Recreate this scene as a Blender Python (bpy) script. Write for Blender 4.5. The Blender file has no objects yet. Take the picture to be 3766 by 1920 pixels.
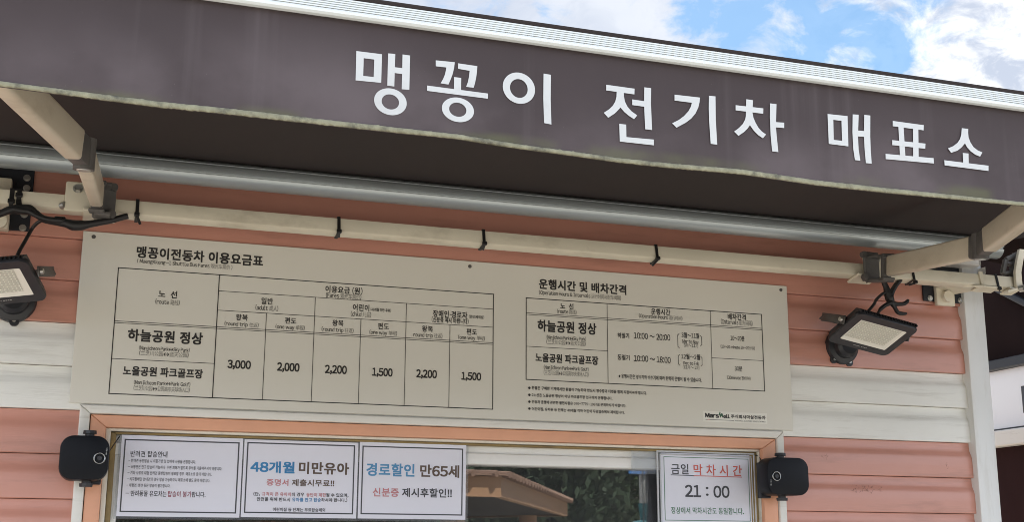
import bpy, bmesh, math, random
from mathutils import Vector, Matrix
from mathutils.geometry import tessellate_polygon
random.seed(7)
sc = bpy.context.scene
COL = sc.collection
R = math.radians

# ------------------------------------------------------------------ camera
F_PX, PW, PH = 4646.07, 3766.0, 1920.0
CR = (Vector((0.9480345, -0.31814715, 0.00360185)),      # right
      Vector((0.07564983, 0.21440117, -0.97381171)),     # down
      Vector((0.30904318, 0.92347958, 0.22732748)))      # forward
CP = Vector((0.0432323, -3.08558533, 1.6))
cam = bpy.data.cameras.new('camera')
cam.sensor_width = 36.0
cam.lens = 36.0 * F_PX / PW
cam.clip_start, cam.clip_end = 0.05, 600
cam_o = bpy.data.objects.new('camera', cam)
COL.objects.link(cam_o)
cam_o.matrix_world = Matrix(((CR[0].x, -CR[1].x, -CR[2].x, CP.x),
                             (CR[0].y, -CR[1].y, -CR[2].y, CP.y),
                             (CR[0].z, -CR[1].z, -CR[2].z, CP.z), (0, 0, 0, 1)))
sc.camera = cam_o

# ------------------------------------------------------------------ light
SUN_EL, SUN_AZ = R(61), R(12)          # sun stands behind the kiosk (+y), a little to the right
sun = bpy.data.lights.new('sun', 'SUN')
sun.energy = 4.5
sun.angle = R(0.53)
sun.color = (1.0, 0.95, 0.88)
sun_o = bpy.data.objects.new('sun', sun)
COL.objects.link(sun_o)
sd = Vector((-math.sin(SUN_AZ) * math.cos(SUN_EL), -math.cos(SUN_AZ) * math.cos(SUN_EL), -math.sin(SUN_EL)))
sun_o.rotation_euler = sd.to_track_quat('-Z', 'Y').to_euler()
sun_o.location = (0, 10, 15)

sc.view_settings.view_transform = 'Standard'
sc.view_settings.look = 'None'
sc.view_settings.exposure = 1.36
sc.view_settings.gamma = 1.0

world = bpy.data.worlds.new('World')
sc.world = world
world.use_nodes = True
wn, wl = world.node_tree.nodes, world.node_tree.links
wn.clear()
w_out = wn.new('ShaderNodeOutputWorld')
w_bg = wn.new('ShaderNodeBackground')
w_bg.inputs['Strength'].default_value = 0.12
sky = wn.new('ShaderNodeTexSky')
sky.sky_type = 'NISHITA'
sky.sun_disc = False
sky.sun_elevation = SUN_EL
sky.sun_rotation = SUN_AZ
sky.dust_density = 0.6
w_tc = wn.new('ShaderNodeTexCoord')


def wmath(op, a, b=None, clamp=False):
    n = wn.new('ShaderNodeMath')
    n.operation = op
    n.use_clamp = clamp
    for i, v in enumerate((a, b)):
        if v is None:
            continue
        if isinstance(v, (int, float)):
            n.inputs[i].default_value = v
        else:
            wl.new(v, n.inputs[i])
    return n.outputs[0]


def wnoise(scale, detail, rough, loc, sc3=(1, 1, 1), dist=0.0):
    m = wn.new('ShaderNodeMapping')
    m.inputs['Location'].default_value = loc
    m.inputs['Scale'].default_value = sc3
    wl.new(w_tc.outputs['Generated'], m.inputs['Vector'])
    t = wn.new('ShaderNodeTexNoise')
    t.inputs['Scale'].default_value = scale
    t.inputs['Detail'].default_value = detail
    t.inputs['Roughness'].default_value = rough
    t.inputs['Distortion'].default_value = dist
    wl.new(m.outputs['Vector'], t.inputs['Vector'])
    return t.outputs['Fac']


def wdot(d):
    n = wn.new('ShaderNodeVectorMath')
    n.operation = 'DOT_PRODUCT'
    wl.new(w_tc.outputs['Generated'], n.inputs[0])
    n.inputs[1].default_value = Vector(d).normalized()
    return n.outputs['Value']


def wrange(v, a, b):
    n = wn.new('ShaderNodeMapRange')
    n.interpolation_type = 'SMOOTHSTEP'
    wl.new(v, n.inputs['Value'])
    n.inputs['From Min'].default_value = a
    n.inputs['From Max'].default_value = b
    return n.outputs['Result']


def pix_dir(u, v):
    return (CR[0] * ((u - PW / 2) / F_PX) + CR[1] * ((v - PH / 2) / F_PX) + CR[2]).normalized()


# broken cloud: an open blue gap in one part of the sky, thin haze and bright cumulus elsewhere
gap = wrange(wdot(pix_dir(3060, 60)), math.cos(R(8.0)), math.cos(R(1.5)))
n_big = wnoise(17.0, 10, 0.6, (3.1, 1.7, 0.4), (1, 1, 1.5), 0.4)
n_soft = wnoise(3.2, 5, 0.5, (0.3, 5.2, 2.2), (1, 1, 1.4))
cov = wmath('ADD', n_big, wmath('MULTIPLY', wmath('SUBTRACT', 1.0, gap), 0.22))
cov = wmath('ADD', cov, wmath('MULTIPLY', wrange(wdot(pix_dir(3766, 260)), math.cos(R(5.5)), math.cos(R(0.5))), 0.12))
cov_f = wmath('MAXIMUM', wrange(cov, 0.45, 0.70), 0.10)
c_col = wn.new('ShaderNodeMixRGB')
c_col.inputs[1].default_value = (2.1, 2.33, 2.8, 1)
c_col.inputs[2].default_value = (3.9, 3.95, 4.0, 1)
sunny = wrange(wdot(pix_dir(3900, 330)), math.cos(R(13.0)), math.cos(R(6.5)))
n_lump = wnoise(26.0, 9, 0.62, (1.3, 0.2, 4.4), (1, 1, 1.6), 0.6)
lum = wmath('MULTIPLY', wrange(n_lump, 0.36, 0.60), wmath('ADD', wmath('MULTIPLY', sunny, 0.85), 0.15))
wl.new(wmath('ADD', wmath('MULTIPLY', wrange(n_soft, 0.50, 0.70), 0.35), lum, True), c_col.inputs[0])
sky_gain = wn.new('ShaderNodeMixRGB')
sky_gain.blend_type = 'MULTIPLY'
sky_gain.inputs[0].default_value = 1.0
sky_gain.inputs[2].default_value = (0.37, 0.49, 0.52, 1)
wl.new(sky.outputs['Color'], sky_gain.inputs[1])
w_mix = wn.new('ShaderNodeMixRGB')
wl.new(cov_f, w_mix.inputs[0])
wl.new(sky_gain.outputs[0], w_mix.inputs[1])
# unseen cloud on the street side gets added gain to light the wall under the awning
front = wrange(wdot((0.1, -1.0, 0.2)), 0.05, 0.75)
low = wrange(wdot((0, 0, 1)), 0.55, 0.08)            # stronger towards the horizon, where light gets in under the awning
gain = wmath('ADD', 1.0, wmath('MULTIPLY', front, wmath('ADD', 0.75, wmath('MULTIPLY', low, 2.6))))
c_gain = wn.new('ShaderNodeVectorMath')
c_gain.operation = 'SCALE'
wl.new(c_col.outputs[0], c_gain.inputs[0])
wl.new(gain, c_gain.inputs['Scale'])
wl.new(c_gain.outputs[0], w_mix.inputs[2])
wl.new(w_mix.outputs[0], w_bg.inputs['Color'])
wl.new(w_bg.outputs[0], w_out.inputs['Surface'])


# ------------------------------------------------------------------ survey helpers: photo point -> point on a real plane
def ray(u, v):
    return CR[0] * ((u - PW / 2) / F_PX) + CR[1] * ((v - PH / 2) / F_PX) + CR[2]


def at(u, v, y=0.0):
    d = ray(u, v)
    return CP + d * ((y - CP.y) / d.y)


def atx(u, v, x):
    d = ray(u, v)
    return CP + d * ((x - CP.x) / d.x)


def pr(P):
    q = Vector(P) - CP
    w = q.dot(CR[2])
    return PW / 2 + F_PX * q.dot(CR[0]) / w, PH / 2 + F_PX * q.dot(CR[1]) / w


CROP = {'A': (0, 640, 2.051), 'B': (1256, 640, 2.051), 'C': (2512, 640, 2.052),
        'D': (0, 1280, 2.051), 'E': (1256, 1280, 2.051), 'F': (2512, 1280, 2.052),
        'G': (1900, 1400, 4.293), 'H': (2560, 1500, 9.377), 'I': (880, 1620, 4.377), 'J': (2380, 1620, 4.377),
        'K': (180, 1560, 5.05), 'L': (2780, 1640, 5.967), 'M': (3000, 1090, 5.05), 'N': (0, 880, 3.862),
        'O': (3416, 820, 4.377), 'P': (0, 600, 4.378), 'Q': (2966, 800, 2.189), 'T': (0, 450, 2.387),
        '1': (1260, 150, 3.22), '2': (2180, 280, 3.22), '3': (2980, 380, 3.2774),
        'r1': (0, 0, 2.051), 'r2': (1256, 0, 2.051), 'r3': (2512, 0, 2.052), 'S': (0, 0, 1.0)}


def px(c, x, y):
    o = CROP[c]
    return o[0] + x / o[2], o[1] + y / o[2]


def cat_(c, x, y, Y=0.0):
    return at(*px(c, x, y), Y)


# ------------------------------------------------------------------ materials
def mat(name, col, rough=0.5, metal=0.0, var=0.08, vscale=6.0, vstretch=(1, 1, 1), bump=0.0, bscale=60.0, bstretch=(1, 1, 1),
        dirt=None, dscale=4.0, dlo=0.5, dhi=0.75, damt=0.5, dstretch=(1, 1, 1), coat=0.0, spec=0.5, trans=0.0):
    m = bpy.data.materials.new(name)
    m.use_nodes = True
    nt = m.node_tree
    N, L = nt.nodes, nt.links
    b = N['Principled BSDF']
    b.inputs['Roughness'].default_value = rough
    b.inputs['Metallic'].default_value = metal
    b.inputs['Specular IOR Level'].default_value = spec
    b.inputs['Coat Weight'].default_value = coat
    b.inputs['Coat Roughness'].default_value = 0.08
    tc = N.new('ShaderNodeTexCoord')

    def noise(scale, stretch, detail=6, rgh=0.6):
        mp = N.new('ShaderNodeMapping')
        mp.inputs['Scale'].default_value = stretch
        L.new(tc.outputs['Object'], mp.inputs['Vector'])
        t = N.new('ShaderNodeTexNoise')
        t.inputs['Scale'].default_value = scale
        t.inputs['Detail'].default_value = detail
        t.inputs['Roughness'].default_value = rgh
        L.new(mp.outputs[0], t.inputs['Vector'])
        return t.outputs['Fac']
    base = None
    hsv = N.new('ShaderNodeHueSaturation')
    hsv.inputs['Color'].default_value = (*col, 1)
    mr = N.new('ShaderNodeMapRange')
    L.new(noise(vscale, vstretch), mr.inputs['Value'])
    mr.inputs['From Min'].default_value = 0.25
    mr.inputs['From Max'].default_value = 0.75
    mr.inputs['To Min'].default_value = 1 - var
    mr.inputs['To Max'].default_value = 1 + var
    L.new(mr.outputs['Result'], hsv.inputs['Value'])
    base = hsv.outputs['Color']
    if dirt:
        mx = N.new('ShaderNodeMixRGB')
        dr = N.new('ShaderNodeMapRange')
        L.new(noise(dscale, dstretch, 9, 0.68), dr.inputs['Value'])
        dr.inputs['From Min'].default_value = dlo
        dr.inputs['From Max'].default_value = dhi
        dr.inputs['To Max'].default_value = damt
        L.new(dr.outputs['Result'], mx.inputs[0])
        L.new(base, mx.inputs[1])
        mx.inputs[2].default_value = (*dirt, 1)
        base = mx.outputs[0]
    L.new(base, b.inputs['Base Color'])
    if bump:
        bp = N.new('ShaderNodeBump')
        bp.inputs['Strength'].default_value = bump
        bp.inputs['Distance'].default_value = 0.002
        L.new(noise(bscale, bstretch, 4), bp.inputs['Height'])
        L.new(bp.outputs[0], b.inputs['Normal'])
    return m


MT = {}
MT['pink'] = mat('pink siding', (0.56, 0.262, 0.195), 0.38, spec=0.75, var=0.07, vscale=3, bump=0.16, bscale=14, bstretch=(1.2, 4, 22),
                 dirt=(0.2, 0.10, 0.07), dscale=5, dstretch=(0.5, 1, 4), dlo=0.52, dhi=0.8, damt=0.55)
MT['whites'] = mat('white siding', (0.80, 0.795, 0.745), 0.5, var=0.05, vscale=3, bump=0.3, bscale=14, bstretch=(1.2, 4, 22),
                   dirt=(0.36, 0.33, 0.27), dscale=6, dstretch=(0.45, 1, 6), dlo=0.53, dhi=0.8, damt=0.6)
MT['post'] = mat('white post', (0.76, 0.765, 0.745), 0.42, var=0.03, dirt=(0.5, 0.47, 0.4), dscale=7, dstretch=(3, 3, 0.5), dlo=0.55, damt=0.4)
MT['trim'] = mat('cream trim', (0.74, 0.72, 0.66), 0.45, var=0.04, dirt=(0.42, 0.38, 0.31), dscale=8, dstretch=(0.4, 1, 5), dlo=0.55, damt=0.5)
MT['orange'] = mat('apricot frame', (0.72, 0.36, 0.22), 0.48, var=0.06, dirt=(0.5, 0.27, 0.19), dscale=9, damt=0.35, bump=0.12, bscale=40)
MT['liner'] = mat('cream liner', (0.70, 0.66, 0.56), 0.5, var=0.05, dirt=(0.35, 0.3, 0.22), dscale=14, dlo=0.55, damt=0.6)
MT['sealant'] = mat('yellowed sealant', (0.27, 0.19, 0.075), 0.6, var=0.25, vscale=20, dirt=(0.12, 0.08, 0.04), dscale=12, damt=0.7)
MT['board'] = mat('board sheet', (0.71, 0.685, 0.605), 0.42, var=0.02, vscale=2.5, dirt=(0.5, 0.46, 0.38), dscale=11, dlo=0.66, dhi=0.82, damt=0.35)
MT['ink'] = mat('black ink', (0.022, 0.02, 0.019), 0.55, var=0.1)
MT['inkgrey'] = mat('thin grey ink', (0.21, 0.20, 0.18), 0.55, var=0.1)
MT['cream'] = mat('cream powder coat', (0.73, 0.67, 0.53), 0.42, var=0.06, vscale=5, dirt=(0.30, 0.25, 0.17), dscale=9, dstretch=(0.5, 1, 1), dlo=0.54, dhi=0.8, damt=0.6)
MT['arm'] = mat('cream arm paint', (0.64, 0.565, 0.43), 0.4, var=0.06, vscale=6, dirt=(0.33, 0.25, 0.16), dscale=10, dstretch=(0.6, 1, 2), dlo=0.52, dhi=0.8, damt=0.5, bump=0.08)
MT['casting'] = mat('grey casting', (0.115, 0.108, 0.10), 0.5, metal=0.2, var=0.18, vscale=22, bump=0.2, bscale=90)
MT['steel'] = mat('bolt steel', (0.55, 0.54, 0.5), 0.35, metal=0.9, var=0.15, vscale=40)
MT['roller'] = mat('galvanised roller', (0.43, 0.47, 0.48), 0.40, metal=0.65, var=0.09, vscale=5, vstretch=(0.25, 1, 9), bump=0.1, bscale=22, bstretch=(0.15, 1, 8),
                   dirt=(0.36, 0.38, 0.38), dscale=8, dstretch=(0.4, 1, 3), damt=0.4)
MT['bar'] = mat('white ridged bar', (0.72, 0.755, 0.74), 0.38, var=0.03, dirt=(0.40, 0.38, 0.33), dscale=13, dstretch=(0.7, 1, 2), dlo=0.6, dhi=0.82, damt=0.6)
MT['scuff'] = mat('brown scuff', (0.24, 0.115, 0.08), 0.7, var=0.3, vscale=60)
MT['groove'] = mat('darker bar groove', (0.45, 0.45, 0.43), 0.7, var=0.3, vscale=12)  # darker grey on the groove faces so the ridge lines show
MT['blackmetal'] = mat('black metal', (0.018, 0.019, 0.023), 0.42, var=0.2, vscale=18, bump=0.1)
MT['stirrup'] = mat('worn dark steel', (0.10, 0.095, 0.09), 0.4, metal=0.4, var=0.3, vscale=25)
MT['blackplate'] = mat('black backplate', (0.014, 0.016, 0.022), 0.5, var=0.25, vscale=16)
MT['rubber'] = mat('black cable sheath', (0.013, 0.012, 0.012), 0.5, var=0.25, vscale=40, bump=0.25, bscale=120)
MT['tie'] = mat('black nylon', (0.012, 0.011, 0.011), 0.42, var=0.1)
MT['plastic'] = mat('black plastic', (0.008, 0.009, 0.012), 0.42, var=0.15, vscale=10, bump=0.05, bscale=200, spec=0.16)
MT['chrome'] = mat('chrome ring', (0.28, 0.28, 0.275), 0.25, metal=1.0, var=0.1)
MT['lens'] = mat('floodlight glass', (0.90, 0.895, 0.80), 0.2, var=0.03, coat=0.4)
MT['ledbed'] = mat('led board', (0.60, 0.595, 0.51), 0.4, var=0.06, vscale=30)
MT['led'] = mat('led dome', (0.86, 0.86, 0.74), 0.18, var=0.18, vscale=90, coat=0.6)
MT['paper'] = mat('laminated paper', (0.70, 0.70, 0.77), 0.4, var=0.025, vscale=5, coat=0.35, bump=0.1, bscale=5)
MT['film'] = MT['tape'] = None
MT['blue'] = mat('blue print', (0.03, 0.20, 0.42), 0.45, var=0.1)
MT['lblue'] = mat('light blue print', (0.07, 0.25, 0.45), 0.45, var=0.1)
MT['brownp'] = mat('brown print', (0.10, 0.065, 0.045), 0.45, var=0.12)
MT['pinkp'] = mat('faded red print', (0.50, 0.20, 0.21), 0.45, var=0.12)
MT['maroon'] = mat('maroon print', (0.26, 0.045, 0.075), 0.45, var=0.12)
MT['redp'] = mat('red print', (0.55, 0.10, 0.07), 0.45, var=0.1)
MT['greenp'] = mat('green print', (0.035, 0.16, 0.07), 0.45, var=0.12)
MT['darkp'] = mat('dark print', (0.045, 0.047, 0.055), 0.45, var=0.12)
MT['sticker'] = mat('cream sticker', (0.80, 0.78, 0.70), 0.4, var=0.02)
MT['camel'] = mat('dark green print', (0.03, 0.11, 0.055), 0.5, var=0.1)
MT['letter'] = mat('white vinyl letter', (0.57, 0.585, 0.58), 0.5, var=0.035, vscale=8, dirt=(0.38, 0.36, 0.35), dscale=9, dlo=0.55, dhi=0.8, damt=0.45)
MT['hem'] = mat('worn hem tape', (0.27, 0.26, 0.175), 0.85, var=0.3, vscale=45, vstretch=(1.4, 1, 1), bump=0.9, bscale=170, bstretch=(1, 1, 0.4),
                dirt=(0.07, 0.068, 0.055), dscale=15, dlo=0.52, dhi=0.64, damt=0.9)
MT['roofw'] = mat('white eave', (0.74, 0.72, 0.69), 0.5, var=0.04, dirt=(0.4, 0.36, 0.31), dscale=8, dlo=0.55, damt=0.5)
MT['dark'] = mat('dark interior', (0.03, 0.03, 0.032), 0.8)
MT['sash'] = mat('white sash', (0.80, 0.79, 0.75), 0.4, var=0.03, dirt=(0.5, 0.47, 0.42), dscale=7, dlo=0.5, damt=0.35)
MT['neighbour'] = mat('shade-dark brown sheet', (0.018, 0.011, 0.0105), 0.85, var=0.2, vscale=4, spec=0.04)  # brown darkened to hold the shade under the neighbour's canopy
MT['curtain'] = mat('brown curtain', (0.036, 0.018, 0.018), 0.85, var=0.15, vscale=3, vstretch=(1, 3, 0.6), bump=0.3, bscale=12, spec=0.04)
MT['panelw'] = mat('white sign sheet', (0.84, 0.85, 0.86), 0.35, var=0.015)
MT['paving'] = mat('paving', (0.38, 0.36, 0.32), 0.85, var=0.15, vscale=2, bump=0.3, bscale=30, dirt=(0.23, 0.215, 0.195), dscale=1.5, damt=0.4)
MT['wood'] = mat('brown fascia wood', (0.42, 0.245, 0.14), 0.6, var=0.12, vscale=3, vstretch=(1, 1, 6))
MT['ceil'] = mat('shade-dark ceiling', (0.035, 0.025, 0.02), 0.8)  # shade under the pavilion roof is put into this colour
MT['tile'] = mat('roof tile', (0.26, 0.16, 0.115), 0.7, var=0.25, vscale=6, bump=0.6, bscale=12)
MT['bark'] = mat('bark', (0.10, 0.075, 0.055), 0.9, var=0.3, vscale=8, bump=0.8, bscale=20)
MT['leaf'] = mat('leaf', (0.055, 0.085, 0.03), 0.6, var=0.45, vscale=1.6)
MT['leafd'] = mat('dark leaf', (0.04, 0.062, 0.032), 0.6, var=0.45, vscale=1.6)
MT['teal'] = mat('teal paint', (0.03, 0.19, 0.22), 0.45, var=0.1)
MT['bluesign'] = mat('blue sign paint', (0.05, 0.19, 0.48), 0.45, var=0.1)
MT['grey'] = mat('grey pole', (0.42, 0.42, 0.41), 0.5, var=0.1)


def cloth_material():
    """Weathered brown acrylic: dust that has settled towards the hem, green algae right at it, faint streaks."""
    m = mat('brown awning cloth', (0.046, 0.0330, 0.0345), 0.78, var=0.17, vscale=2.2, bump=0.10, bscale=55)
    nt = m.node_tree
    N, L = nt.nodes, nt.links
    b = N['Principled BSDF']
    src = b.inputs['Base Color'].links[0].from_socket
    tc = N.new('ShaderNodeTexCoord')
    sep = N.new('ShaderNodeSeparateXYZ')
    L.new(tc.outputs['Object'], sep.inputs[0])

    def rng(v, a, bb, lo=0.0, hi=1.0):
        r = N.new('ShaderNodeMapRange')
        r.interpolation_type = 'SMOOTHSTEP'
        L.new(v, r.inputs['Value'])
        for k, x in (('From Min', a), ('From Max', bb), ('To Min', lo), ('To Max', hi)):
            r.inputs[k].default_value = x
        return r.outputs['Result']

    def noise(scale, st, detail=7):
        mp = N.new('ShaderNodeMapping')
        mp.inputs['Scale'].default_value = st
        L.new(tc.outputs['Object'], mp.inputs['Vector'])
        t = N.new('ShaderNodeTexNoise')
        t.inputs['Scale'].default_value = scale
        t.inputs['Detail'].default_value = detail
        L.new(mp.outputs[0], t.inputs['Vector'])
        return t.outputs['Fac']

    def mul(a, c):
        x = N.new('ShaderNodeMath')
        x.operation = 'MULTIPLY'
        L.new(a, x.inputs[0])
        if isinstance(c, float):
            x.inputs[1].default_value = c
        else:
            L.new(c, x.inputs[1])
        return x.outputs[0]

    def mix(f, a, c):
        x = N.new('ShaderNodeMixRGB')
        L.new(f, x.inputs[0])
        L.new(a, x.inputs[1])
        x.inputs[2].default_value = (*c, 1)
        return x.outputs[0]
    wob = N.new('ShaderNodeMath')
    wob.operation = 'MULTIPLY_ADD'
    L.new(noise(2.4, (1, 1, 0.6)), wob.inputs[0])
    wob.inputs[1].default_value = -0.16
    L.new(sep.outputs['Z'], wob.inputs[2])
    dust = rng(wob.outputs[0], 2.25, 2.12, 0.0, 0.9)
    blotch = rng(noise(4.5, (1, 1, 1.2)), 0.34, 0.68, 0.1, 1.0)
    c = mix(mul(dust, blotch), src, (0.112, 0.090, 0.095))
    alg = rng(sep.outputs['Z'], 2.212, 2.197, 0.0, 0.6)
    c = mix(mul(alg, rng(noise(7.0, (1, 1, 1)), 0.42, 0.62)), c, (0.105, 0.11, 0.052))
    sc_ = rng(noise(300, (1, 1, 1), 2), 0.735, 0.78, 0.0, 0.5)
    c = mix(sc_, c, (0.19, 0.17, 0.165))
    strk = rng(noise(9.0, (3.0, 1, 0.12), 5), 0.55, 0.80, 0.0, 0.42)
    c = mix(strk, c, (0.12, 0.10, 0.104))
    L.new(c, b.inputs['Base Color'])
    return m


MT['cloth'] = cloth_material()
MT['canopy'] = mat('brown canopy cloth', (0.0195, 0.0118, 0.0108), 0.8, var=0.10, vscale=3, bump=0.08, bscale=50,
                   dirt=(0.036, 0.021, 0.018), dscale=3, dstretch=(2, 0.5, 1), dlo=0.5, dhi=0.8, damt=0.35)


def glass_material(name, refl, tint=(0.8, 0.82, 0.82), rough=0.012, white=0.0):
    m = bpy.data.materials.new(name)
    m.use_nodes = True
    N, L = m.node_tree.nodes, m.node_tree.links
    N.clear()
    o = N.new('ShaderNodeOutputMaterial')
    t = N.new('ShaderNodeBsdfTransparent')
    t.inputs[0].default_value = (*tint, 1)
    g = N.new('ShaderNodeBsdfGlossy')
    g.inputs['Color'].default_value = (1, 1, 1, 1)
    g.inputs['Roughness'].default_value = rough
    lw = N.new('ShaderNodeLayerWeight')
    lw.inputs['Blend'].default_value = refl
    mx = N.new('ShaderNodeMixShader')
    L.new(lw.outputs['Fresnel'], mx.inputs[0])
    L.new(t.outputs[0], mx.inputs[1])
    L.new(g.outputs[0], mx.inputs[2])
    last = mx.outputs[0]
    if white:
        d = N.new('ShaderNodeBsdfDiffuse')
        d.inputs[0].default_value = (0.75, 0.78, 0.82, 1)
        m2 = N.new('ShaderNodeMixShader')
        m2.inputs[0].default_value = white
        L.new(last, m2.inputs[1])
        L.new(d.outputs[0], m2.inputs[2])
        last = m2.outputs[0]
    L.new(last, o.inputs['Surface'])
    return m


MT['glass'] = glass_material('window glass', 0.58, rough=0.008, white=0.028)
MT['film'] = glass_material('clear plastic sleeve', 0.2, (0.93, 0.94, 0.95), 0.08, 0.07)
MT['tape'] = glass_material('clear tape', 0.3, (0.97, 0.97, 0.97), 0.15, 0.05)


# ------------------------------------------------------------------ object helpers
def link(name, me, m, parent=None, smooth=None):
    o = bpy.data.objects.new(name, me)
    COL.objects.link(o)
    if m is not None:
        for x in (m if isinstance(m, (list, tuple)) else [m]):
            me.materials.append(x)
    if smooth is not None:
        for p in me.polygons:
            p.use_smooth = True
        me.set_sharp_from_angle(angle=R(smooth))
    if parent is not None:
        o.parent = parent
    return o


def obj(name, bm, m, parent=None, smooth=35):
    me = bpy.data.meshes.new(name)
    bmesh.ops.recalc_face_normals(bm, faces=bm.faces[:])
    bm.to_mesh(me)
    bm.free()
    return link(name, me, m, parent, smooth)


def raw(name, verts, faces, m, parent=None):
    me = bpy.data.meshes.new(name)
    me.from_pydata([tuple(v) for v in verts], [], faces)
    me.validate()
    return link(name, me, m, parent)


def tag(o, label, cat, group=None, kind=None):
    o['label'] = label
    if cat:
        o['category'] = cat
    if group:
        o['group'] = group
    if kind:
        o['kind'] = kind
    return o


def thing(name, label, cat, loc=(0, 0, 0), group=None):
    o = bpy.data.objects.new(name, None)
    o.empty_display_size = 0.05
    COL.objects.link(o)
    tag(o, label, cat, group)
    return o


BM = bmesh.new


def box(bm, lo, hi, bev=0.0, seg=1):
    lo, hi = Vector(lo), Vector(hi)
    c, h = (lo + hi) / 2, (hi - lo) / 2
    return obox(bm, c, Vector((1, 0, 0)), Vector((0, 1, 0)), Vector((0, 0, 1)), h, bev, seg)


def obox(bm, c, ax, ay, az, h, bev=0.0, seg=1):
    c = Vector(c)
    vs = []
    for sx in (-1, 1):
        for sy in (-1, 1):
            for sz in (-1, 1):
                vs.append(bm.verts.new(c + ax * (sx * h[0]) + ay * (sy * h[1]) + az * (sz * h[2])))
    fs = [bm.faces.new([vs[i] for i in q]) for q in ((0, 1, 3, 2), (4, 6, 7, 5), (0, 4, 5, 1), (2, 3, 7, 6), (0, 2, 6, 4), (1, 5, 7, 3))]
    if bev:
        es = list({e for f in fs for e in f.edges})
        bmesh.ops.bevel(bm, geom=es, offset=bev, segments=seg, affect='EDGES', profile=0.5)
    return vs


def beam(bm, p0, p1, up, w, h, bev=0.004, seg=2):
    """rectangular bar from p0 to p1, h along up, w across"""
    p0, p1 = Vector(p0), Vector(p1)
    d = (p1 - p0)
    ax = d.normalized()
    ay = Vector(up).cross(ax).normalized()
    az = ax.cross(ay).normalized()
    obox(bm, (p0 + p1) / 2, ax, ay, az, (d.length / 2, w / 2, h / 2), bev, seg)


def frame_of(d):
    d = Vector(d).normalized()
    a = Vector((0, 0, 1)) if abs(d.z) < 0.9 else Vector((1, 0, 0))
    u = a.cross(d).normalized()
    return u, d.cross(u).normalized()


def cyl(bm, p0, p1, r0, r1=None, seg=20, cap=True):
    p0, p1 = Vector(p0), Vector(p1)
    r1 = r0 if r1 is None else r1
    u, v = frame_of(p1 - p0)
    A, B = [], []
    for i in range(seg):
        a = 2 * math.pi * i / seg
        A.append(bm.verts.new(p0 + (u * math.cos(a) + v * math.sin(a)) * r0))
        B.append(bm.verts.new(p1 + (u * math.cos(a) + v * math.sin(a)) * r1))
    for i in range(seg):
        j = (i + 1) % seg
        bm.faces.new((A[i], A[j], B[j], B[i]))
    if cap:
        bm.faces.new(A[::-1])
        bm.faces.new(B)


def tube(bm, pts, r, seg=8, sub=4):
    P = [Vector(p) for p in pts]
    rr = r if isinstance(r, (list, tuple)) else [r] * len(P)
    Q, S = [], []
    for i in range(len(P) - 1):
        p0, p1, p2, p3 = P[max(i - 1, 0)], P[i], P[i + 1], P[min(i + 2, len(P) - 1)]
        for k in range(sub):
            t = k / sub
            Q.append(0.5 * ((2 * p1) + (p2 - p0) * t + (2 * p0 - 5 * p1 + 4 * p2 - p3) * t * t + (3 * p1 - p0 - 3 * p2 + p3) * t ** 3))
            S.append(rr[i] * (1 - t) + rr[i + 1] * t)
    Q.append(P[-1])
    S.append(rr[-1])
    rings = []
    for i, q in enumerate(Q):
        d = Q[min(i + 1, len(Q) - 1)] - Q[max(i - 1, 0)]
        u, v = frame_of(d)
        rings.append([bm.verts.new(q + (u * math.cos(2 * math.pi * k / seg) + v * math.sin(2 * math.pi * k / seg)) * S[i]) for k in range(seg)])
    for a, b in zip(rings, rings[1:]):
        for k in range(seg):
            bm.faces.new((a[k], a[(k + 1) % seg], b[(k + 1) % seg], b[k]))
    bm.faces.new(rings[0][::-1])
    bm.faces.new(rings[-1])


def extrude_x(bm, prof, x0, x1, closed=True, n=1, dz=None, cap=True):
    """profile of (y, z) points drawn along x; dz(x) lets it sag"""
    rows = []
    for i in range(n + 1):
        x = x0 + (x1 - x0) * i / n
        rows.append([bm.verts.new((x, y, z + (dz(x) if dz else 0))) for y, z in prof])
    m = len(prof)
    for a, b in zip(rows, rows[1:]):
        for k in range(m if closed else m - 1):
            bm.faces.new((a[k], a[(k + 1) % m], b[(k + 1) % m], b[k]))
    if closed and cap:
        bm.faces.new(rows[0][::-1])
        bm.faces.new(rows[-1])
    return rows


def disc(bm, c, n, r, seg=20):
    u, v = frame_of(n)
    bm.faces.new([bm.verts.new(Vector(c) + (u * math.cos(2 * math.pi * i / seg) + v * math.sin(2 * math.pi * i / seg)) * r) for i in range(seg)])


def rrect(w, h, r, seg=6):
    out = []
    for cx, cy, a0 in ((w / 2 - r, h / 2 - r, 0), (-w / 2 + r, h / 2 - r, 90), (-w / 2 + r, -h / 2 + r, 180), (w / 2 - r, -h / 2 + r, 270)):
        for i in range(seg + 1):
            a = R(a0 + 90 * i / seg)
            out.append((cx + r * math.cos(a), cy + r * math.sin(a)))
    return out


def loft(bm, loops, cap0=True, cap1=True):
    rows = [[bm.verts.new(p) for p in l] for l in loops]
    m = len(rows[0])
    for a, b in zip(rows, rows[1:]):
        for k in range(m):
            bm.faces.new((a[k], a[(k + 1) % m], b[(k + 1) % m], b[k]))
    if cap0:
        bm.faces.new(rows[0][::-1])
    if cap1:
        bm.faces.new(rows[-1])


def hexbolt(bm, c, n, r, h=0.006, washer=True):
    n = Vector(n).normalized()
    c = Vector(c)
    if washer:
        cyl(bm, c, c + n * 0.0015, r * 1.35, seg=16)
    cyl(bm, c + n * 0.001, c + n * h, r, seg=6)


# ------------------------------------------------------------------ lettering
GL = {}


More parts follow.
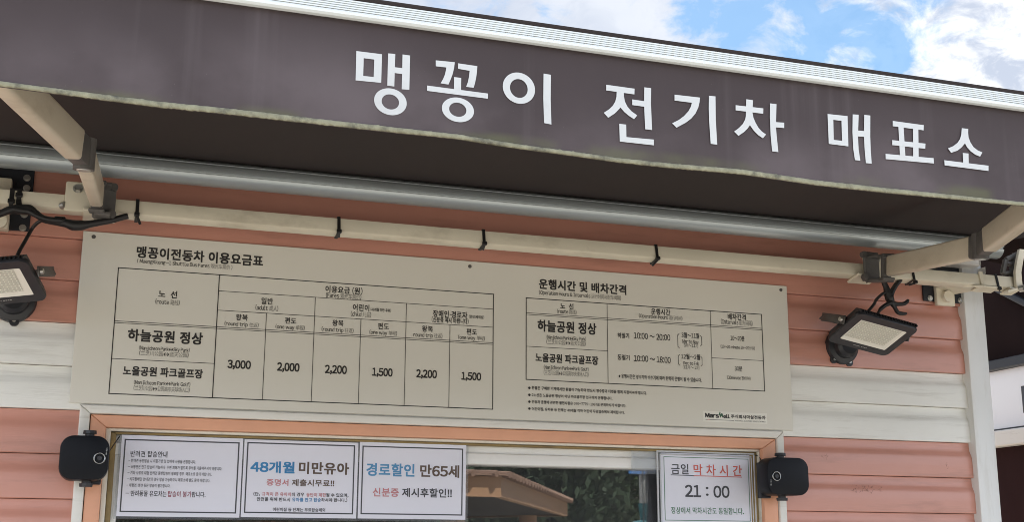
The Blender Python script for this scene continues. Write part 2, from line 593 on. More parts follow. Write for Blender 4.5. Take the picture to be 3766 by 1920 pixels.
def glyph(ch, res):
    """outline of one character from the built-in font as flat faces, with its advance (em = 1)"""
    k = (ch, res)
    if k in GL:
        return GL[k]
    if ch == ' ':
        GL[k] = ([], [], 0.28)
        return GL[k]
    wide = chr(ord(ch) + 0xFEE0) if 0x21 <= ord(ch) <= 0x7e else ch
    c = bpy.data.curves.new('glyph', 'FONT')
    c.size = 1.0
    c.resolution_u = res
    c.fill_mode = 'FRONT'
    c.body = wide
    o = bpy.data.objects.new('glyph', c)
    me = o.to_mesh()
    V = [(v.co.x, v.co.y) for v in me.vertices]
    Fc = [tuple(p.vertices) for p in me.polygons]
    o.to_mesh_clear()
    bpy.data.objects.remove(o)
    bpy.data.curves.remove(c)
    if wide != ch:
        a = min(x for x, y in V)
        w_ = max(x for x, y in V) - a
        pad = max(0.035, (0.27 - w_) / 2)
        V = [(x - a + pad, y) for x, y in V]
        adv = w_ + 2 * pad
    else:
        adv = 0.95 if ord(ch) > 0x2e80 else max(x for x, y in V) + 0.08
    GL[k] = (V, Fc, adv)
    return GL[k]


class Ink:
    """collects flat lettering; one bucket per colour"""

    def __init__(self):
        self.b = {}

    def add(self, mkey, verts, faces):
        V, Fc = self.b.setdefault(mkey, ([], []))
        n = len(V)
        V.extend(verts)
        Fc.extend([tuple(i + n for i in f) for f in faces])

    def build(self, parent, name='lettering'):
        V, Fc, mi, ms = [], [], [], []
        for i, (k, (v, f)) in enumerate(self.b.items()):
            n = len(V)
            V += v
            Fc += [tuple(a + n for a in q) for q in f]
            mi += [i] * len(f)
            ms.append(MT[k])
        me = bpy.data.meshes.new(name)
        me.from_pydata([tuple(v) for v in V], [], Fc)
        me.polygons.foreach_set('material_index', mi)
        return link(name, me, ms, parent)


def is_han(ch):
    return 0x4e00 <= ord(ch) <= 0x9fff


def text(ink, body, crop, x0, x1, ym, h, mkey='ink', off=0.022, Y=-0.0008, plane=0.0, res=2, light='inkgrey'):
    """lettering whose ink fills the measured box: x0..x1 and height h at the middle ym"""
    um, vm = px(crop, (x0 + x1) / 2, ym)
    m = at(um, vm, plane)
    s = CROP[crop][2]
    zt = at(um, vm - h / 2 / s, plane).z
    zb = at(um, vm + h / 2 / s, plane).z

    def bx(u):
        x = m.x
        for _ in range(4):
            a = pr((x, plane, m.z))[0]
            b = pr((x + 1e-3, plane, m.z))[0]
            x += (u - a) / (b - a) * 1e-3
        return x
    X0, X1 = bx(px(crop, x0, 0)[0]), bx(px(crop, x1, 0)[0])
    runs, pen = [], 0.0
    for ch in body:
        han = is_han(ch)
        V, Fc, adv = glyph(ch, res)
        runs.append((pen, V, Fc, (han, ch)))
        pen += adv
    xs = [p + x for p, V, _, _ in runs for x, y in V]
    ys = [y for _, V, _, _ in runs for x, y in V]
    a, b, c, d = min(xs), max(xs), min(ys), max(ys)
    kx, kz = (X1 - X0) / (b - a), (zt - zb) / (d - c)
    for p, V, Fc, (han, ch_) in runs:
        if not V:
            continue
        key = light if (han and mkey == 'ink') else mkey
        if 0x21 <= ord(ch_) <= 0x7e and h < 60:
            o_ = off * 0.35
        else:
            o_ = off
        sh = [(0.0, 0.0)] if (han or off <= 0) else [(-o_, -o_), (o_, -o_), (-o_, o_), (o_, o_)]
        for n_, (dx, dy) in enumerate(sh):
            ink.add(key, [(X0 + (p + x + dx - a) * kx, plane + Y - 0.00004 * n_, zb + (y + dy - c) * kz) for x, y in V], Fc)


def stroke(ink, p, q, w, Y, mkey='ink'):
    """ruled line between two world points on a plane of constant y"""
    d = Vector((q.x - p.x, 0, q.z - p.z)).normalized()
    n = Vector((-d.z, 0, d.x)) * (w / 2)
    e = d * (w / 2)
    pts = [p - e + n, q + e + n, q + e - n, p - e - n]
    ink.add(mkey, [(a.x, Y, a.z) for a in pts], [(0, 1, 2, 3)])


def ngon_flat(ink, mkey, pts):
    pts = [Vector(p) for p in pts]
    tri = tessellate_polygon([[Vector((p.x, p.z, 0)) for p in pts]])
    ink.add(mkey, pts, [tuple(t) for t in tri])


# ================================================================== setting
bm = BM()
box(bm, (-150, -150, -0.3), (150, 150, 0.0))
g = obj('ground', bm, MT['paving'], smooth=None)
g['kind'] = 'structure'
g['label'] = 'grey paved ground in front of the kiosk'

# ================================================================== the kiosk
ZT = 2.35                                   # top edge of the fare board


def Z(zr):
    return ZT - zr


WX0, WX1, WZT, WZB = 0.0246, 1.8664, Z(0.4116), 1.02
KX0, KX1, KY1, KZ1 = -2.2, 2.56, 2.6, 2.78
kiosk = thing('ticket_kiosk', 'pink and white clad ticket kiosk with an apricot framed window', 'kiosk')
LAP = 0.1016
PROF = [(0.020, 0.0), (0.0075, 0.0), (0.006, 0.0015), (0.0062, 0.03), (0.0072, 0.056), (0.0095, 0.064), (0.0135, 0.071), (0.0165, 0.078), (0.0175, 0.09), (0.0178, 0.1005)]


def siding(bm, x0, x1, z0, z1):
    n = round((z1 - z0) / LAP)
    for i in range(n):
        extrude_x(bm, [(y, z0 + i * LAP + z) for y, z in PROF], x0, x1, closed=False)


z_mid, z_top = Z(0.2216) - 2 * LAP, Z(0.2216)
PX0, PX1 = 2.492, 2.563
bm = BM()
siding(bm, KX0, PX0 + 0.004, z_top, z_top + 6 * LAP)
nlow = 18
zl = z_mid - nlow * LAP
siding(bm, KX0, WX0 + 0.012, zl, z_mid)
siding(bm, WX1 - 0.012, PX0 + 0.004, zl, z_mid)
siding(bm, WX0 + 0.012, WX1 - 0.012, zl, zl + 9 * LAP)
sid = obj('siding', bm, MT['pink'], kiosk, smooth=40)
bm = BM()
siding(bm, KX0, PX0 + 0.004, z_mid, z_top)
band = obj('siding_band', bm, MT['whites'], kiosk, smooth=40)
band['label'] = 'white double lap band of siding'
bm = BM()
box(bm, (PX0, -0.014, 0.02), (PX1, 0.06, Z(-0.30)), 0.004, 2)
obj('corner_post', bm, MT['post'], kiosk)
bm = BM()
box(bm, (PX1 - 0.03, 0.0605, 0.02), (PX1 - 0.005, KY1, KZ1 - 0.06))
box(bm, (KX0, 0.022, 0.02), (KX0 + 0.03, KY1, KZ1 - 0.06))
box(bm, (KX0 + 0.031, KY1 - 0.03, 0.02), (PX1 - 0.031, KY1, KZ1 - 0.06))
box(bm, (KX0 + 0.031, 0.19, 2.0), (PX1 - 0.031, 0.22, KZ1 - 0.06))
box(bm, (KX0 + 0.031, 0.022, 0.02), (PX1 - 0.031, 0.05, 0.9))
obj('wall', bm, MT['pink'], kiosk, smooth=None)
bm = BM()
box(bm, (KX0 - 0.3, -0.03, KZ1 - 0.058), (KX1 + 0.40, KY1 + 0.1, KZ1 + 0.03), 0.01)  # right overhang, out of view, lengthened to keep sun off the bar end
obj('roof', bm, MT['roofw'], kiosk)
bm = BM()
box(bm, (2.39, -0.050, 2.447), (2.53, 0.005, 2.50), 0.002)
bq = [(2.532, -0.052), (2.60, 0.12), (2.60, 0.4), (2.532, 0.4)]
loft(bm, [[Vector((x, y, z)) for x, y in bq] for z in (2.45, 2.465, 2.50)])
loft(bm, [[Vector((x + 0.018, y + 0.004, z)) for x, y in bq] for z in (2.425, 2.4455)])
obj('eave', bm, MT['roofw'], kiosk, smooth=20)
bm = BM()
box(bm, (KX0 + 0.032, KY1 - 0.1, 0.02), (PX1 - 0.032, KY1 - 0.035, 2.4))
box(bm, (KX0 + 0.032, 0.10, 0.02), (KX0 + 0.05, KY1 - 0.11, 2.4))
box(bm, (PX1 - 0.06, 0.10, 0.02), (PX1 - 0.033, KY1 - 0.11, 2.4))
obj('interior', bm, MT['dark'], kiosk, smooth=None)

# scuffs where a poster was once taped to the right hand boards
rgs = random.Random(21)


def scuff(u0, v0, u1, v1, n, ln, th):
    V, Fc = [], []
    for _ in range(n):
        c = at(rgs.uniform(u0, u1), rgs.uniform(v0, v1), 0.0055)
        a = rgs.choice((0.1, 1.35, 1.5, 0.3)) + rgs.gauss(0, 0.2)
        l, t = ln * rgs.uniform(0.3, 1.0), th * rgs.uniform(0.5, 1.2)
        d, nn = Vector((math.cos(a), 0, math.sin(a))), Vector((-math.sin(a), 0, math.cos(a)))
        k = len(V)
        y = 0.0052 - len(V) * 0.0000015
        for p in (c - d * l, c + nn * t * 0.7, c + d * l * 0.8, c - nn * t):
            V.append((p.x, y, p.z))
        Fc.append((k, k + 1, k + 2, k + 3))
    raw('scuff_mark', V, Fc, MT['scuff'], sid)


scuff(3130, 1785, 3180, 1812, 26, 0.007, 0.0007)
scuff(3175, 1788, 3215, 1815, 22, 0.006, 0.0008)
scuff(3228, 1790, 3248, 1812, 12, 0.006, 0.0006)
scuff(3020, 1672, 3045, 1690, 8, 0.006, 0.0006)
scuff(3478, 1704, 3488, 1730, 8, 0.003, 0.0008)

# ---- the serving window: trim, apricot frame, liner, sealant, sash and pane
OX0, OX1, OZT = 0.0497, 1.8428, Z(0.4347)
tl = at(*px('D', 800, 597), 0.0)
tr = at(*px('F', 598, 765), 0.0)
IX0, IX1, IZT = tl.x, tr.x, (tl.z + tr.z) / 2
cl = at(*px('D', 838, 628), 0.016)
cr = at(*px('F', 570, 785), 0.016)
CX0, CX1, CZT = cl.x, cr.x, (cl.z + cr.z) / 2
el_ = at(*px('D', 880, 652), 0.028)
SX0, SX1, SZT = el_.x, CX1 - 0.022, el_.z


def ring3(bm, X0, X1, ZT_, x0, x1, zt, zb, y0, y1, bev=0.002, mitre=True):
    """jambs and head between outer and inner outline, front at y0, back at y1, mitred at the corners"""
    for poly in ([(X0, ZT_), (x0, zt), (x0, zb), (X0, zb)], [(X1, ZT_), (x1, zt), (x1, zb), (X1, zb)], [(X0, ZT_), (X1, ZT_), (x1, zt), (x0, zt)]):
        A = [bm.verts.new((x, y0, z)) for x, z in poly]
        B = [bm.verts.new((x, y1, z)) for x, z in poly]
        fs = [bm.faces.new(A), bm.faces.new(B[::-1])]
        for i in range(4):
            j = (i + 1) % 4
            fs.append(bm.faces.new((A[i], B[i], B[j], A[j])))
        if bev:
            bmesh.ops.bevel(bm, geom=[e for e in fs[0].edges], offset=bev, segments=2, affect='EDGES', profile=0.5)


bm = BM()
ring3(bm, WX0, WX1, WZT - 0.0015, OX0 - 0.0015, OX1 + 0.0015, OZT + 0.0015, WZB, -0.006, 0.05, 0.004)
wtrim = obj('window_trim', bm, MT['trim'], kiosk)
bm = BM()
ring3(bm, OX0, OX1, OZT, IX0, IX1, IZT, WZB, 0.0, 0.05, 0.003)
box(bm, (OX0, -0.02, WZB - 0.06), (OX1, 0.05, WZB - 0.001), 0.004)
win = obj('window_frame', bm, MT['orange'], kiosk)
bm = BM()
ring3(bm, IX0 + 0.0005, IX1 - 0.0005, IZT - 0.0005, CX0, CX1, CZT, WZB, 0.014, 0.05, 0.0015)
obj('liner', bm, MT['liner'], win)
bm = BM()
ring3(bm, CX0 + 0.0005, CX1 - 0.0005, CZT - 0.0005, SX0, SX1, SZT, WZB, 0.026, 0.05, 0.003)
obj('sealant', bm, MT['sealant'], win)
bm = BM()
box(bm, (CX0 + 0.001, 0.074, WZB), (CX1 - 0.001, 0.078, CZT - 0.001))
obj('pane', bm, MT['glass'], win, smooth=None)
s0 = at(*px('E', 1500, 812), 0.034).z
s1 = at(*px('E', 1500, 893), 0.034).z
bm = BM()
extrude_x(bm, [(0.0725, SZT + 0.02), (0.0725, s1), (0.036, s1), (0.034, s1 + 0.002), (0.034, s0 - 0.003), (0.036, s0), (0.046, s0 + 0.002), (0.048, SZT + 0.02)], CX0 + 0.002, CX1 - 0.002)
box(bm, (SX0 - 0.01, 0.04, WZB), (SX0 + 0.012, 0.0725, s1 - 0.0005))
box(bm, (SX1 - 0.012, 0.04, WZB), (SX1 + 0.01, 0.0725, s1 - 0.0005))
obj('sash', bm, MT['sash'], win)

# ================================================================== fare board
board = thing('fare_board', 'long cream fare board with printed tables fixed above the window', 'notice board')
bm = BM()
box(bm, (0.0, 0.0, Z(0.41)), (1.9, 0.0048, Z(0.0)), 0.0006)
obj('panel', bm, MT['board'], board)
bm = None
for c, x, y in (('A', 707, 473), ('B', 968, 697), ('C', 738, 876)):
    p = cat_(c, x, y)
    b = BM()
    cyl(b, p + Vector((0, 0.0005, 0)), p + Vector((0, -0.0018, 0)), 0.0052, 0.0042, 16)
    cyl(b, p + Vector((0, -0.0017, 0)), p + Vector((0, -0.0026, 0)), 0.0014, 0.0014, 6)
    obj('screw', b, MT['casting'], board)

ink = Ink()
YL, YV = -0.0005, -0.0009


def hl(c0, x0, y0, c1, x1, y1, w=0.0014, X0=None, X1=None):
    p, q = cat_(c0, x0, y0), cat_(c1, x1, y1)
    z = (p.z + q.z) / 2
    stroke(ink, Vector((p.x if X0 is None else X0, 0, z)), Vector((q.x if X1 is None else X1, 0, z)), w, YL)
    return z


def vl(c0, x0, y0, c1, x1, y1, zt, zb, w=0.0014):
    p, q = cat_(c0, x0, y0), cat_(c1, x1, y1)
    x = (p.x + q.x) / 2
    stroke(ink, Vector((x, 0, zt)), Vector((x, 0, zb)), w, YV)
    return x


def table(x0, x1, zt, zb):
    for z in (zt, zb):
        stroke(ink, Vector((x0, 0, z)), Vector((x1, 0, z)), 0.0022, YL)
    for x in (x0, x1):
        stroke(ink, Vector((x, 0, zt)), Vector((x, 0, zb)), 0.0022, YV)


T0, T1, TT, TB = 0.0858, 1.0247, Z(0.0839), Z(0.3853)
table(T0, T1, TT, TB)
xr = vl('A', 1655, 762, 'D', 1602, 376, TT, TB, 0.0022)
za = hl('A', 1650, 880, 'B', 1145, 1023, X0=xr, X1=T1)
zb_ = hl('A', 1645, 1026, 'B', 1141, 1160, X0=xr, X1=T1)
zd = hl('A', 867, 1107, 'B', 1140, 1277, X0=T0, X1=T1)
hl('A', 867, 1120, 'B', 1140, 1290, X0=T0, X1=T1)
vl('A', 2378, 935, 'D', 2347, 405, za, TB)
vl('B', 490, 980, 'E', 471, 435, za, TB)
vl('A', 2010, 1052, 'D', 1978, 391, zb_, TB)
vl('B', 147, 1100, 'E', 125, 421, zb_, TB)
vl('B', 818, 1143, 'E', 808, 447, zb_, TB)
hl('D', 848, 80, 'D', 1614, 120, X0=T0, X1=xr)
U0, U1, UT, UB = 1.1155, 1.8147, Z(0.0876), Z(0.304)
table(U0, U1, UT, UB)
xa = vl('B', 2005, 982, 'E', 2008, 268, UT, UB)
xb = vl('C', 207, 1035, 'F', 221, 303, UT, UB)
hl('B', 1395, 1052, 'C', 595, 1163, X0=U0, X1=U1)
hl('B', 1395, 1064, 'C', 595, 1175, X0=U0, X1=U1)
hl('E', 1392, -10, 'E', 2007, 22, X0=U0, X1=xa)
hl('F', 218, 77, 'F', 605, 97, X0=xb, X1=U1)

BOLD, BIG = 0.019, 0.030
for body, c, x0, x1, ym, h in (
    ('맹꽁이전동차 이용요금표', 'A', 1033, 1982, 623, 82), ('운행시간 및 배차간격', 'B', 1490, 2145, 853, 72),
    ('하늘공원 정상', 'A', 967, 1527, 1230, 88), ('노을공원 파크골프장', 'D', 930, 1527, 185, 68),
    ('하늘공원 정상', 'B', 1480, 1920, 1158, 84), ('노을공원 파크골프장', 'E', 1465, 1935, 85, 64),
    ('3,000', 'D', 1718, 1890, 130, 68), ('2,000', 'D', 2092, 2257, 150, 68), ('2,200', 'E', -123, 38, 168, 68),
    ('1,500', 'E', 232, 383, 188, 66), ('2,200', 'E', 565, 717, 201, 66), ('1,500', 'E', 905, 1051, 219, 64),
    ('10:00 ~ 20:00', 'B', 2205, 2478, 1228, 46), ('10:00 ~ 18:00', 'E', 2205, 2482, 86, 46)):
    text(ink, body, c, x0, x1, ym, h, off=BIG, res=3)
for body, c, x0, x1, ym, h in (
    ('( MaengKkong-I Shuttle Bus Fares 观光车票价 )', 'A', 1035, 1752, 683, 42),
    ('노  선', 'A', 1197, 1335, 908, 54), ('(route 路线)', 'A', 1172, 1355, 968, 42), ('일반', 'A', 1972, 2058, 960, 48),
    ('(adult 成人)', 'A', 1927, 2098, 1013, 42), ('왕복', 'A', 1780, 1868, 1083, 46), ('(round trip 往返)', 'A', 1693, 1950, 1138, 42),
    ('편도', 'A', 2150, 2233, 1108, 46), ('(one way 单程)', 'A', 2078, 2298, 1160, 42),
    ('(Nanjicheon Park↔Sky Park)', 'D', 1050, 1430, 12, 42), ('(兰芝川公园↔蓝天公园)', 'D', 1050, 1422, 47, 38),
    ('(Nanjicheon Park↔Park Golf)', 'D', 1010, 1435, 272, 42), ('(兰芝川公园↔公园高尔夫球场入口)', 'D', 1008, 1430, 311, 40),
    ('이용요금 (원)', 'B', -121, 158, 877, 54), ('(Fares 观光车票价)', 'B', -117, 148, 922, 42), ('어린이', 'B', 86, 208, 1010, 50),
    ('(48개월 미만 무료)', 'B', 218, 372, 1027, 26), ('(child 儿童)', 'B', 70, 222, 1060, 42), ('장애인·경로자', 'B', 690, 948, 1061, 52),
    ('(만65세이상)', 'B', 962, 1075, 1080, 26), ('(신분증 제시 바랍니다)', 'B', 680, 958, 1106, 42), ('왕복', 'B', -68, 12, 1126, 46),
    ('(round trip 往返)', 'B', -151, 90, 1180, 42), ('편도', 'B', 275, 356, 1150, 46), ('(one way 单程)', 'B', 210, 418, 1202, 42),
    ('왕복', 'B', 608, 688, 1170, 46), ('round trip 往返)', 'B', 542, 760, 1221, 42), ('편도', 'B', 944, 1020, 1192, 46),
    ('(one way 单程)', 'B', 880, 1080, 1240, 42), ('(Operation Hours & Intervals 运行时间与配车间隔)', 'B', 1490, 2107, 918, 42),
    ('노  선', 'B', 1650, 1748, 998, 44), ('(route 路线)', 'B', 1626, 1772, 1040, 36), ('운행시간', 'B', 2335, 2478, 1042, 46),
    ('(Operation Hours 运行时间)', 'B', 2243, 2570, 1083, 40), ('(Nanjicheon Park↔Sky Park)', 'B', 1547, 1843, 1242, 40),
    ('(兰芝川公园↔蓝天公园)', 'B', 1545, 1840, 1275, 38), ('하절기', 'B', 2082, 2168, 1221, 40),
    ('(Nanjicheon Park↔Park Golf)', 'E', 1525, 1863, 157, 40), ('(兰芝川公园↔公园高尔夫球场入口)', 'E', 1525, 1862, 194, 38),
    ('동절기', 'E', 2082, 2172, 73, 40), ('※ 운행시간은 성수기와 비수기에 따라 탄력적 운행이 될 수 있습니다.', 'E', 2090, 2716, 229, 32),
    ('3월~11월', 'C', -13, 120, 1220, 40), ('Mar to Nov', 'C', -5, 116, 1268, 30), ('3月~11月', 'C', 5, 112, 1297, 28),
    ('12월~2월', 'F', -15, 127, 68, 40), ('Dec to Feb', 'F', 2, 120, 117, 28), ('12月~ 2月', 'F', 2, 122, 149, 28),
    ('배차간격', 'C', 337, 473, 1081, 44), ('(Intervals 配车间隔)', 'C', 286, 523, 1122, 42), ('10~20분', 'C', 357, 462, 1242, 38),
    ('(10~20 minute 10~20分钟)', 'C', 283, 540, 1310, 30), ('30분', 'F', 389, 446, 158, 38), ('(30minute 30分钟)', 'F', 333, 508, 228, 32),
    ('환불은 구매한 기계에서만 환불이 가능하며 반드시 영수증과 티켓을 함께 지참하셔야 합니다.', 'G', 240, 2055, 160, 54),
    ('2노선은 노을공원 정상이 아닌 파크골프장 입구까지 운행합니다.', 'G', 237, 1510, 258, 52),
    ('전동차 운행에 관련한 불편사항은 070-7779-1967로 문의하시기 바랍니다.', 'G', 240, 1727, 370, 52),
    ('어린이집, 유치원 등 단체는 48개월 이하 어린이 무료탑승에서 제외됩니다.', 'G', 240, 1705, 481, 52)):
    text(ink, body, c, x0, x1, ym, h, off=BOLD)
for y in (119, 230, 338, 447):                 # bullets
    p = cat_('G', 200, y)
    ngon_flat(ink, 'ink', [Vector((p.x + 0.0033 * math.cos(a * 0.5236), -0.0008, p.z + 0.0033 * math.sin(a * 0.5236))) for a in range(12)])
for c, x, y0, y1, s in (('C', -40, 1207, 1315, 1), ('C', 140, 1222, 1300, -1), ('F', -36, 52, 132, 1), ('F', 143, 66, 140, -1)):   # tall brackets
    p, q = cat_(c, x, y0), cat_(c, x, y1)
    xm = (p.x + q.x) / 2
    dxy = 0.004 * s
    for a, b_ in (((xm + dxy, p.z), (xm, p.z - 0.004)), ((xm, p.z - 0.004), (xm, q.z + 0.004)), ((xm, q.z + 0.004), (xm + dxy, q.z))):
        stroke(ink, Vector((a[0], 0, a[1])), Vector((b_[0], 0, b_[1])), 0.0014, -0.0008 if a[0] == b_[0] else -0.0011)
ink.build(board)

# company sticker in the lower corner
pts = [cat_('H', 237, 107), cat_('F', 633, 497), cat_('F', 635, 577), cat_('H', 243, 480)]
sx0, sx1 = (pts[0].x + pts[3].x) / 2, (pts[1].x + pts[2].x) / 2
sz1, sz0 = (pts[0].z + pts[1].z) / 2, (pts[2].z + pts[3].z) / 2
bm = BM()
box(bm, (sx0, -0.0006, sz0), (sx1, 0.0001, sz1))
stick = obj('sticker', bm, MT['sticker'], board, smooth=None)
ink = Ink()
text(ink, 'Mars', 'H', 315, 775, 275, 140, off=0.05, Y=-0.0010)
text(ink, 'ell', 'H', 935, 1150, 302, 128, off=0.05, Y=-0.0010)
text(ink, '주식회사마살전동차', 'H', 1200, 2385, 330, 125, off=0.03, Y=-0.0010)
text(ink, 'MARSHELL ELECTRIC VEHICLE KOREA', 'H', 1338, 2390, 475, 46, off=0.0, Y=-0.0010)
stroke(ink, cat_('H', 325, 411), cat_('H', 390, 414), 0.0011, -0.0010)
stroke(ink, cat_('H', 396, 414), cat_('H', 462, 417), 0.0011, -0.0010, 'redp')
stroke(ink, cat_('H', 468, 417), cat_('H', 1298, 452), 0.0011, -0.0010)
ink.build(stick)
ink = Ink()
ngon_flat(ink, 'camel', [Vector((p.x, -0.0011, p.z)) for p in (cat_('H', x, y) for x, y in (
    (795, 152), (830, 152), (835, 185), (828, 225), (835, 245), (858, 190), (878, 215), (892, 190), (912, 230), (922, 270), (918, 345), (890, 345),
    (888, 300), (862, 292), (850, 345), (815, 345), (825, 300), (792, 265), (782, 225), (790, 195), (798, 180)))])
ink.build(stick, 'emblem')

# ================================================================== the notices behind / on the pane
YN = 0.0285                                   # notices lie on the outside of the pane


def quad(crop, pts, plane=YN):
    P = [cat_(crop, *p, plane) for p in pts]
    x0, x1 = (P[0].x + P[3].x) / 2, (P[1].x + P[2].x) / 2
    return x0, x1, (P[0].z + P[1].z) / 2, (P[2].z + P[3].z) / 2


def notice(label, crop, sheet, border, bw, bcol, texts, extra=None):
    t = thing('paper_notice', label, 'notice', group='laminated notices in the window')
    x0, x1, z1, z0 = quad(crop, sheet)
    b = BM()
    box(b, (x0, YN, z0), (x1, YN + 0.0012, z1))
    obj('sheet', b, MT['paper'], t, smooth=None)
    b = BM()
    for lo, hi in (((x0 - 0.006, z0 - 0.006), (x1 + 0.006, z0 - 0.0003)), ((x0 - 0.006, z1 + 0.0003), (x1 + 0.006, z1 + 0.004)),
                   ((x0 - 0.006, z0 - 0.0003), (x0 - 0.0003, z1 + 0.0003)), ((x1 + 0.0003, z0 - 0.0003), (x1 + 0.006, z1 + 0.0003))):
        box(b, (lo[0], YN + 0.0002, lo[1]), (hi[0], YN + 0.0009, hi[1]))
    obj('sleeve_edge', b, MT['film'], t, smooth=None)
    k = Ink()
    bx0, bx1, bz1, bz0 = quad(crop, border)
    for p, q, yy in (((bx0, bz1), (bx1, bz1), -0.0004), ((bx0, bz0), (bx1, bz0), -0.0004), ((bx0, bz0), (bx0, bz1), -0.0007), ((bx1, bz0), (bx1, bz1), -0.0007)):
        stroke(k, Vector((p[0], 0, p[1])), Vector((q[0], 0, q[1])), bw, YN + yy, bcol)
    k.build(t, 'border')
    k = Ink()
    for body, x0_, x1_, ym, h, mk, off in texts:
        text(k, body, crop, x0_, x1_, ym, h, mk, off, -0.0006, YN, 3)
    if extra:
        extra(k)
    k.build(t)
    return t


notice('white notice of small black dashed lines with one maroon phrase at the foot', 'D',
       ((928, 655), (1840, 688), (1800, 1283), (868, 1272)), ((950, 692), (1808, 720), (1770, 1247), (902, 1236)), 0.003, 'darkp', (
           ('반려견 탑승안내', 985, 1262, 803, 46, 'darkp', 0.014),
           ('- 반려견 동반탑승 시 이동가방 및 입마개 사용을 권장합니다.', 968, 1478, 857, 27, 'darkp', 0.010),
           ('- 소형견은 안고 탑승이 가능하나  주변 피해가 없도록 주의를 기울여주시기 바랍니다.', 965, 1675, 906, 27, 'darkp', 0.010),
           ('- 기타 사유로 대형 반려견 동반탑승이 필요할 경우  매표소로 문의 바랍니다.', 962, 1598, 950, 27, 'darkp', 0.010),
           ('- 시각장애인 안내견의 경우 탑승 가능하오니 매표소에 별도 문의 바랍니다.', 957, 1585, 997, 27, 'darkp', 0.010),
           ('- 대형견, 맹견 등은 탑승이 불가합니다.', 953, 1285, 1041, 27, 'darkp', 0.010),
           ('- 반려동물 유모차는', 947, 1255, 1101, 44, 'darkp', 0.014), ('탑승이 불가', 1267, 1443, 1106, 44, 'maroon', 0.014),
           ('합니다.', 1446, 1550, 1109, 42, 'darkp', 0.014)))
notice('white notice headed by large blue and brown characters with a 48', 'I',
       ((90, 0), (1915, 30), (1885, 1262), (18, 1243)), ((148, 40), (1862, 96), (1812, 1187), (76, 1165)), 0.003, 'darkp', (
           ('48개월', 187, 885, 437, 180, 'blue', 0.030), ('미만유아', 965, 1760, 455, 185, 'brownp', 0.030),
           ('증명서', 442, 788, 682, 106, 'pinkp', 0.022), ('제출시무료!!', 848, 1525, 692, 106, 'brownp', 0.022),
           ('(단,', 228, 330, 868, 62, 'darkp', 0.022), ('규격이 큰 유아차', 365, 838, 872, 62, 'pinkp', 0.022),
           ('의 경우', 845, 1043, 877, 60, 'darkp', 0.022), ('동반이 제한', 1080, 1393, 884, 60, 'pinkp', 0.022),
           ('될 수 있으며,', 1398, 1755, 890, 64, 'darkp', 0.022), ('안전을 위해 반드시', 283, 815, 955, 62, 'darkp', 0.022),
           ('유아를 안고 탑승', 850, 1312, 962, 62, 'blue', 0.022), ('하셔야 합니다.)', 1320, 1735, 968, 62, 'darkp', 0.022),
           ('어린이집 등 단체는 무료탑승제외', 540, 1380, 1123, 58, 'darkp', 0.022)))
notice('white notice headed by pale blue and brown characters with a 65', 'E',
       ((143, 712), (942, 735), (932, 1300), (118, 1288)), ((163, 743), (913, 767), (906, 1264), (147, 1252)), 0.003, 'darkp', (
           ('경로할인', 190, 548, 922, 94, 'lblue', 0.026), ('만65세', 595, 885, 932, 90, 'brownp', 0.026),
           ('신분증', 237, 430, 1092, 64, 'pinkp', 0.022), ('제시후할인!!', 458, 830, 1096, 66, 'darkp', 0.022)))


def underline(k):
    for a, b_, mk in (((385, 560), (748, 574), 'darkp'), ((752, 574), (1520, 598), 'redp')):
        stroke(k, cat_('J', *a, YN), cat_('J', *b_, YN), 0.002, YN - 0.0006, mk)


n4 = notice('last bus notice reading 21 : 00 in a clear ridged holder', 'J',
            ((222, 200), (1665, 250), (1712, 1470), (248, 1440)), ((268, 263), (1620, 314), (1662, 1312), (290, 1285)), 0.0016, 'greenp', (
                ('금일', 388, 663, 466, 162, 'darkp', 0.012), ('막 차 시 간', 748, 1520, 486, 172, 'redp', 0.012),
                ('21', 613, 860, 820, 186, 'darkp', 0.02), (':', 946, 984, 827, 140, 'darkp', 0.01), ('00', 1070, 1320, 834, 186, 'darkp', 0.02), ('정상에서 막차시간도 동일합니다.', 385, 1555, 1140, 108, 'greenp', 0.008)), underline)
n4['category'] = 'notice'
tx0, tx1, tz1, tz0 = quad('J', ((145, 158), (1722, 218), (1765, 1480), (172, 1450)))
bx0, bx1, bz1, bz0 = quad('J', ((222, 200), (1665, 250), (1712, 1470), (248, 1440)))
bm = BM()
for a, b_ in ((0.0, 0.0045), (0.009, 0.012)):
    for lo, hi in (((tx0 + a, tz1 - b_), (tx1 - a, tz1 - a)), ((tx0 + a, tz0 + a), (tx0 + b_, tz1 - b_ - 0.0002)), ((tx1 - b_, tz0 + a), (tx1 - a, tz1 - b_ - 0.0002)), ((tx0 + b_ + 0.0002, tz0 + a), (tx1 - b_ - 0.0002, tz0 + b_))):
        box(bm, (lo[0], YN - 0.004, lo[1]), (hi[0], YN + 0.0018, hi[1]), 0.001)
MT['holder'] = mat('grey clear acrylic', (0.50, 0.51, 0.52), 0.2, var=0.08, coat=0.5)
obj('holder_rim', bm, MT['holder'], n4)
p0, p1 = cat_('E', 2185, 765, YN), cat_('E', 2372, 945, YN)
q0, q1 = cat_('E', 2376, 765, YN), cat_('E', 2190, 950, YN)
bm = BM()
box(bm, (p0.x, YN + 0.0003, q1.z), (tx0 - 0.0008, YN + 0.0008, p0.z))
sl = obj('plastic_sleeve', bm, MT['film'], None, smooth=None)
tag(sl, 'empty clear plastic sleeve stuck on the pane beside the 21 : 00 notice', 'plastic sleeve')

